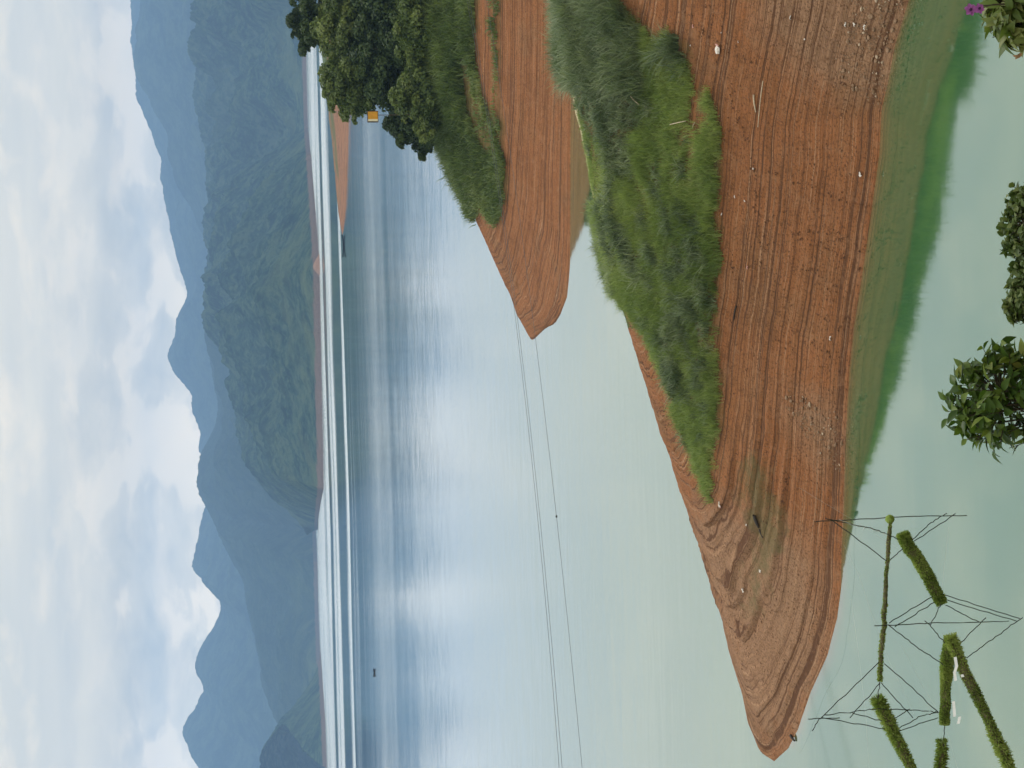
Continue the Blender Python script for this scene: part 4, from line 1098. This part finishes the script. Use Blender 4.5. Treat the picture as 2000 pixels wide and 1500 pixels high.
def shrub(name, label, pxc, pyc, Y, half_v, half_u, ntw, nlf, leafL, wr, mat, seed, curl=.25, top=0.2, shape=1.0, extra=None):
    """leafy shrub whose crown is an ellipsoid around photo pixel (pxc, pyc) at distance Y"""
    r = np.random.default_rng(seed)
    c = aty(pxc, pyc, Y); k = Y / F
    base = np.array([c[0], Y, hill_z(Y) - 0.05])
    root = empty(name, base); tag(root, label, 'shrub')
    cc = c - base
    rad = np.array([half_u * k, half_u * k, half_v * k])
    stems = []; Cs, Ds, Ns = [], [], []
    stems.append(tube([(0, 0, 0), cc * .5 + np.array([.02, .03, 0]), cc * .85, cc + rad * np.array([0, 0, .3])], [.018, .013, .009, .004], 7))
    for i in range(ntw):
        d = r.normal(size=3); d /= np.linalg.norm(d)
        if d[2] < -0.5: d[2] = -d[2]
        tip = cc + d * rad * r.uniform(0.72, 1.0)
        s0 = cc * r.uniform(.72, .9) if r.random() < .5 else cc + d * rad * .1
        mid_p = (s0 + tip) / 2 + np.array([0, 0, -.02])
        stems.append(tube([s0, mid_p, tip], [.005, .0035, .0015], 5))
        ax = (tip - mid_p); ax /= np.linalg.norm(ax)
        for j in range(nlf):
            q = r.uniform(0.15, 1.02)
            p = mid_p + (tip - mid_p) * q
            rd = r.normal(size=3); rd -= ax * rd.dot(ax); rd /= np.linalg.norm(rd)
            dd = ax * r.uniform(.2, 1.0) + rd * r.uniform(.5, 1.1) + np.array([0, 0, r.uniform(-.35, .25)])
            Cs.append(p); Ds.append(dd); Ns.append(np.array([0, 0, 1.0]) + r.normal(size=3) * .45 + d * .5)
    V, Fc, T = leaf_np(np.array(Cs), np.array(Ds), np.array(Ns), leafL * r.uniform(.65, 1.2, len(Cs)), wr, r, curl)
    link('leaves', mesh_np('leaves', V, Fc, mat, dict(tint=T), smooth=True), root)
    V, Fc = join(stems)
    link('stem', mesh_np('stem', V, Fc, M_TWIG, smooth=True), root)
    return root, base
shrub('leafy_shrub', 'dark glossy shrub rising alone above the water at the bottom of the view', 1955, 782, 8.0, 112, 122, 95, 9, 0.070, .25, M_SHRUB, 201)
shrub('hedge_shrub', 'dense small-leaved shrub top showing along the frame edge beside the glossy shrub', 2010, 450, 8.6, 36, 122, 150, 14, 0.040, .36, M_HEDGE, 202)
shrub('hedge_shrub', 'small clump of round leaves at the end of the dense hedge, nearest the glossy shrub', 1998, 585, 8.4, 34, 56, 70, 12, 0.040, .38, M_HEDGE, 203)
rootf, basef = shrub('flowering_shrub', 'yellow green shrub with drooping leaves and purple flowers at the frame corner', 1985, 10, 6.0, 66, 92, 95, 10, 0.066, .22, M_FLOWERLEAF, 204, curl=.5)
def flower(pxy, size, name='flower'):
    p = aty(*pxy, 5.85) - basef
    parts = []
    for k in range(6):
        a = 2 * math.pi * k / 6 + .3
        bmf = []
        for i in range(5):
            for j in range(3):
                q = i / 4; w = (j - 1) * .42 * math.sin(math.pi * (0.12 + .8 * q)) * size
                rr_ = size * q
                cx, cz = math.cos(a), math.sin(a)
                bmf.append((cx * rr_ - cz * w, -0.25 * rr_ * (1 - q) - abs(j - 1) * .003, cz * rr_ + cx * w))
        parts.append((np.array(bmf), grid_faces(5, 3)))
    V, Fc = join(parts)
    o = link(name, mesh_np(name, V + p, Fc, M_PETAL, smooth=True), rootf)
    bmc = bmesh.new(); bmesh.ops.create_icosphere(bmc, subdivisions=2, radius=size * .25)
    me = bpy.data.meshes.new('flower_centre'); bmc.to_mesh(me); bmc.free(); me.materials.append(M_CORE)
    cc = link('flower_centre', me, o); cc.location = p + np.array([0, -.006, 0])
    st = link('flower_stalk', mesh_np('flower_stalk', *tube([p + np.array([0, .01, 0]), p + np.array([.02, .03, -.06]), p + np.array([.03, .06, -.16])], [.002, .002, .002], 5), M_TWIG), o)
flower((1895, 19), .021); flower((1912, 17), .018)
V, Fc, T = leaf_np(np.array([aty(1992, 112, 5.9) - basef, aty(1996, 104, 5.9) - basef]), np.array([(.2, 0, .6), (-.4, 0, .5)]), np.array([(0, -1, .3), (0, -1, .2)]), np.array([.022, .026]), .25, rng, .6)
link('dry_leaf', mesh_np('dry_leaf', V, Fc, M_DRYLEAF, smooth=True), rootf)

# ------------------------------------------------------------------ moss covered poles with wire braces, close to the camera
DF = 6.0
def fp(x, y, dY=0.0): return aty(x, y, DF + dY)
basep = np.array([*fp(1990, 1480)[:2], hill_z(6.0)])
frame = empty('mossy_pole_frame', basep); tag(frame, 'moss coated poles joined by thin dark wire braces and spider silk above the water', 'pole frame')
pxm = DF / F
def pole(pts, rad_px, hairs, hair_len, seed, name='pole'):
    r = np.random.default_rng(seed)
    P_ = [np.asarray(p) - basep for p in pts]
    # resample with a little wobble
    path = []
    for a, b in zip(P_[:-1], P_[1:]):
        L_ = np.linalg.norm(b - a); nn = max(3, int(L_ / .03))
        for i in range(nn): path.append(a + (b - a) * i / nn + r.normal(size=3) * .0015)
    path.append(P_[-1])
    rad = rad_px * pxm
    lum = 0.8 + 0.45 * vnoise(np.arange(len(path)) * .45, np.zeros(len(path)), seed + 8)
    rads = [rad * .72 * float(l_) for l_ in lum]; rads[0] *= .5; rads[-1] *= .5
    o = link(name, mesh_np(name, *tube(path, rads, 9), M_POLE, smooth=True), frame)
    path = np.array(path)
    idx = np.clip(r.uniform(-0.5, len(path) - 0.5, hairs), 0, len(path) - 1.001); i0 = idx.astype(int); fq = (idx - i0)[:, None]
    C = path[i0] * (1 - fq) + path[i0 + 1] * fq
    ax = path[i0 + 1] - path[i0]; ax /= np.linalg.norm(ax, axis=1, keepdims=True)
    e = r.normal(size=(hairs, 3)); e -= ax * (e * ax).sum(1, keepdims=True); e /= np.linalg.norm(e, axis=1, keepdims=True)
    lump = 0.55 + 1.0 * vnoise(idx * .35, np.zeros(hairs), seed)
    hl = hair_len * pxm * r.uniform(.5, 1.3, hairs) * lump
    roots = C + e * (rad * .62)
    dirs = e + ax * r.normal(size=(hairs, 1)) * .5 + ax * np.where(idx <= 0.02, -1.6, np.where(idx >= len(path) - 1.02, 1.6, 0.0))[:, None] + r.normal(size=(hairs, 3)) * .35
    dirs /= np.linalg.norm(dirs, axis=1, keepdims=True)
    sd_ = np.cross(dirs, r.normal(size=(hairs, 3))); sd_ /= np.linalg.norm(sd_, axis=1, keepdims=True)
    w = .0016 * r.uniform(.7, 1.6, hairs)[:, None]
    tips = roots + dirs * hl[:, None]; mids = roots + dirs * (hl * .55)[:, None] + r.normal(size=(hairs, 3)) * .001
    V = np.stack([roots - sd_ * w, roots + sd_ * w, mids + sd_ * w * .9, mids - sd_ * w * .9, tips], 1).reshape(-1, 3)
    b = np.arange(hairs)[:, None] * 5
    Fc = np.concatenate([b + np.array([0, 1, 2, 3])[None], b + np.array([3, 2, 4, 4])[None]], 0)
    # triangles for the tips
    me = bpy.data.meshes.new('moss')
    n4 = hairs
    me.vertices.add(len(V)); me.vertices.foreach_set('co', V.astype(np.float32).ravel())
    quads = (b + np.array([0, 1, 2, 3])[None]).ravel(); tris = (b + np.array([3, 2, 4])[None]).ravel()
    me.loops.add(len(quads) + len(tris)); me.loops.foreach_set('vertex_index', np.concatenate([quads, tris]).astype(np.int32))
    me.polygons.add(2 * n4)
    ls = np.concatenate([np.arange(n4) * 4, n4 * 4 + np.arange(n4) * 3]).astype(np.int32)
    me.polygons.foreach_set('loop_start', ls); me.polygons.foreach_set('loop_total', np.concatenate([np.full(n4, 4), np.full(n4, 3)]).astype(np.int32))
    at = me.attributes.new('tint', 'FLOAT', 'POINT')
    tn = np.clip(r.uniform(-.2, .6, hairs) + 0.6 * vnoise(idx * .5, np.ones(hairs), seed + 3), 0, 1)
    at.data.foreach_set('value', tn.repeat(5).astype(np.float32))
    me.update(calc_edges=True); me.materials.append(M_MOSS)
    link('moss', me, o)
    return o
# long slim pole with a mossy knob
pole([fp(1737, 1018), fp(1733, 1100), fp(1726, 1220), fp(1720, 1290), fp(1719, 1328)], 5.0, 2200, 2.8, 301)
pole([fp(1762, 1046, .05), fp(1790, 1090, .05), fp(1815, 1130, .04), fp(1838, 1176, .02)], 13, 8000, 8, 302)
gA = np.array([*fp(2000, 1560)[:2], 0]); 
def toground(x, y, dx, dy, n=1):
    p = fp(x, y); q = fp(x + dx, y + dy); d_ = (q - p) / np.linalg.norm(q - p)
    e = p + d_ * 2.6
    return e
pole([fp(1857, 1246), fp(1880, 1300), fp(1915, 1375), fp(1950, 1450), fp(1975, 1510), toground(1975, 1510, 60, 150)], 12, 32000, 7.5, 303)
pole([fp(1853, 1246, .03), fp(1848, 1320, .03), fp(1845, 1412, .03)], 12, 7500, 7.5, 304)
pole([fp(1840, 1452, .03), fp(1837, 1510, .03), toground(1837, 1510, 30, 150)], 11, 24000, 7.5, 305)
pole([fp(1715, 1368, .02), fp(1735, 1410, .02), fp(1760, 1460, .02), fp(1785, 1510, .02), toground(1785, 1510, 80, 150)], 12, 32000, 7.5, 306)
# knob
bmk = bmesh.new(); bmesh.ops.create_icosphere(bmk, subdivisions=3, radius=9 * pxm)
for v in bmk.verts: v.co *= 1 + random.uniform(-.08, .08)
me = bpy.data.meshes.new('knob'); bmk.to_mesh(me); bmk.free()
at = me.attributes.new('tint', 'FLOAT', 'POINT'); at.data.foreach_set('value', rng.uniform(0.1, .6, len(me.vertices)).astype(np.float32)); me.materials.append(M_MOSS)
o = link('knob', me, frame); o.location = fp(1738, 1014) - basep
def wire(pts, rad_px=0.95, name='wire_brace', mat=M_WIRE, wob=.0012, seed=0):
    r = np.random.default_rng(seed + int(pts[0][0] * 7 + pts[0][1]))
    P_ = [fp(*p) - basep if len(p) == 3 else fp(p[0], p[1]) - basep for p in pts]
    path = []
    for a, b in zip(P_[:-1], P_[1:]):
        for i in range(10): path.append(a + (b - a) * i / 10 + r.normal(size=3) * wob)
    path.append(P_[-1])
    return link(name, mesh_np(name, *tube(path, [rad_px * pxm] * len(path), 6), mat, smooth=True), frame)
for w_ in [
    [(1733, 1097), (1626, 1017, -.15)], [(1733, 1099), (1760, 1075, .05), (1866, 1003, .25)], [(1755, 1053), (1700, 1031, -.05), (1612, 1013, -.15)],
    [(1783, 1053, .1), (1815, 1023, .2), (1849, 1003, .25)], [(1590, 1019, -.1), (1737, 1010, .1), (1888, 1007, .3)],
    [(1822, 1164), (1737, 1217, -.12)], [(1825, 1176), (1748, 1224, -.12)], [(1843, 1161, .1), (1992, 1208, .25)], [(1845, 1171, .1), (1985, 1213, .25)],
    [(1838, 1180), (1817, 1222, -.05)], [(1846, 1182, .05), (1913, 1215, .2)], [(1708, 1222, -.1), (1830, 1217, .1), (1970, 1213, .25)],
    [(1735, 1220, -.12), (1790, 1263, -.06), (1842, 1298, 0)], [(1807, 1212, -.05), (1845, 1256, 0)], [(1925, 1207, .2), (1876, 1255, .1)], [(1998, 1205, .25), (1950, 1240, .15), (1888, 1285, .02)],
    [(1716, 1294), (1604, 1402, -.15)], [(1728, 1296), (1832, 1390, .15)], [(1719, 1334), (1660, 1402, -.08)], [(1721, 1334), (1783, 1402, .1)], [(1719, 1330), (1715, 1364)],
    [(1579, 1404, -.15), (1640, 1402, -.12)], [(1604, 1400, -.15), (1586, 1427, -.18)], [(1610, 1397, -.15), (1708, 1385, -.05), (1780, 1386, .1), (1835, 1392, .15)],
    [(1604, 1402, -.15), (1728, 1424, .02)], [(1665, 1393, -.1), (1722, 1408, 0)], [(1746, 1404, .02), (1776, 1385, .1)], [(1752, 1425, .02), (1800, 1398, .1), (1832, 1390, .15)], [(1756, 1428, .02), (1832, 1402, .15)],
    [(1845, 1412, .03), (1842, 1452, .03)]]:
    wire(w_)
for s_ in [[(1560, 952, -.2), (1660, 1012, -.1), (1760, 1075, 0)], [(1648, 1064, -.1), (1680, 1130, -.08), (1710, 1222, -.05), (1740, 1300, 0), (1790, 1405, .05)], [(1662, 1170, -.1), (1675, 1262, -.1), (1690, 1385, -.1), (1698, 1510, -.1)],
           [(1853, 1030, .2), (1845, 1100, .2), (1838, 1170, .1)], [(1760, 1260, 0), (1800, 1335, .05), (1830, 1385, .1)], [(1850, 1430, .1), (1870, 1500, .1)]]:
    wire(s_, .2, 'silk_thread', M_SILK, .0004)
wire([(1640, 1019, -.13), (1690, 1030, -.06), (1735, 1046, 0)], .9, 'silk_bundle', M_SILK, .003)
# torn shiny tape caught between the two poles
for pts_ in [[(1861, 1282), (1864, 1300), (1860, 1312), (1862, 1328)], [(1858, 1368), (1860, 1398)], [(1870, 1398), (1867, 1412)], [(1874, 1316), (1876, 1321)]]:
    P_ = [fp(*p) - basep for p in pts_]; V = []
    for i, p in enumerate(P_):
        wv = 2.6 * pxm
        V += [p + np.array([0, -.02, wv]), p + np.array([.002, -.024, -wv])]
    link('torn_tape', mesh_np('torn_tape', np.array(V), grid_faces(len(P_), 2), M_TAPE, smooth=True), frame)

# ------------------------------------------------------------------ haze
hz_ = NT('haze_air')
pv = hz_.n.new('ShaderNodeVolumePrincipled')
pv.inputs['Color'].default_value = (0.34, 0.55, 0.91, 1)
pv.inputs['Density'].default_value = 0.84e-4
pv.inputs['Anisotropy'].default_value = 0.2
hz_.t.links.new(pv.outputs[0], hz_.out.inputs['Volume'])
V, Fc = box_np(-9500, 9500, -400, 17500, -5.0, 1500)
o = link('haze', mesh_np('haze', V, Fc, hz_.mat)); tag(o, kind='stuff')
o['label'] = 'thin blue haze lying over the lake and hills'; o['category'] = 'haze'
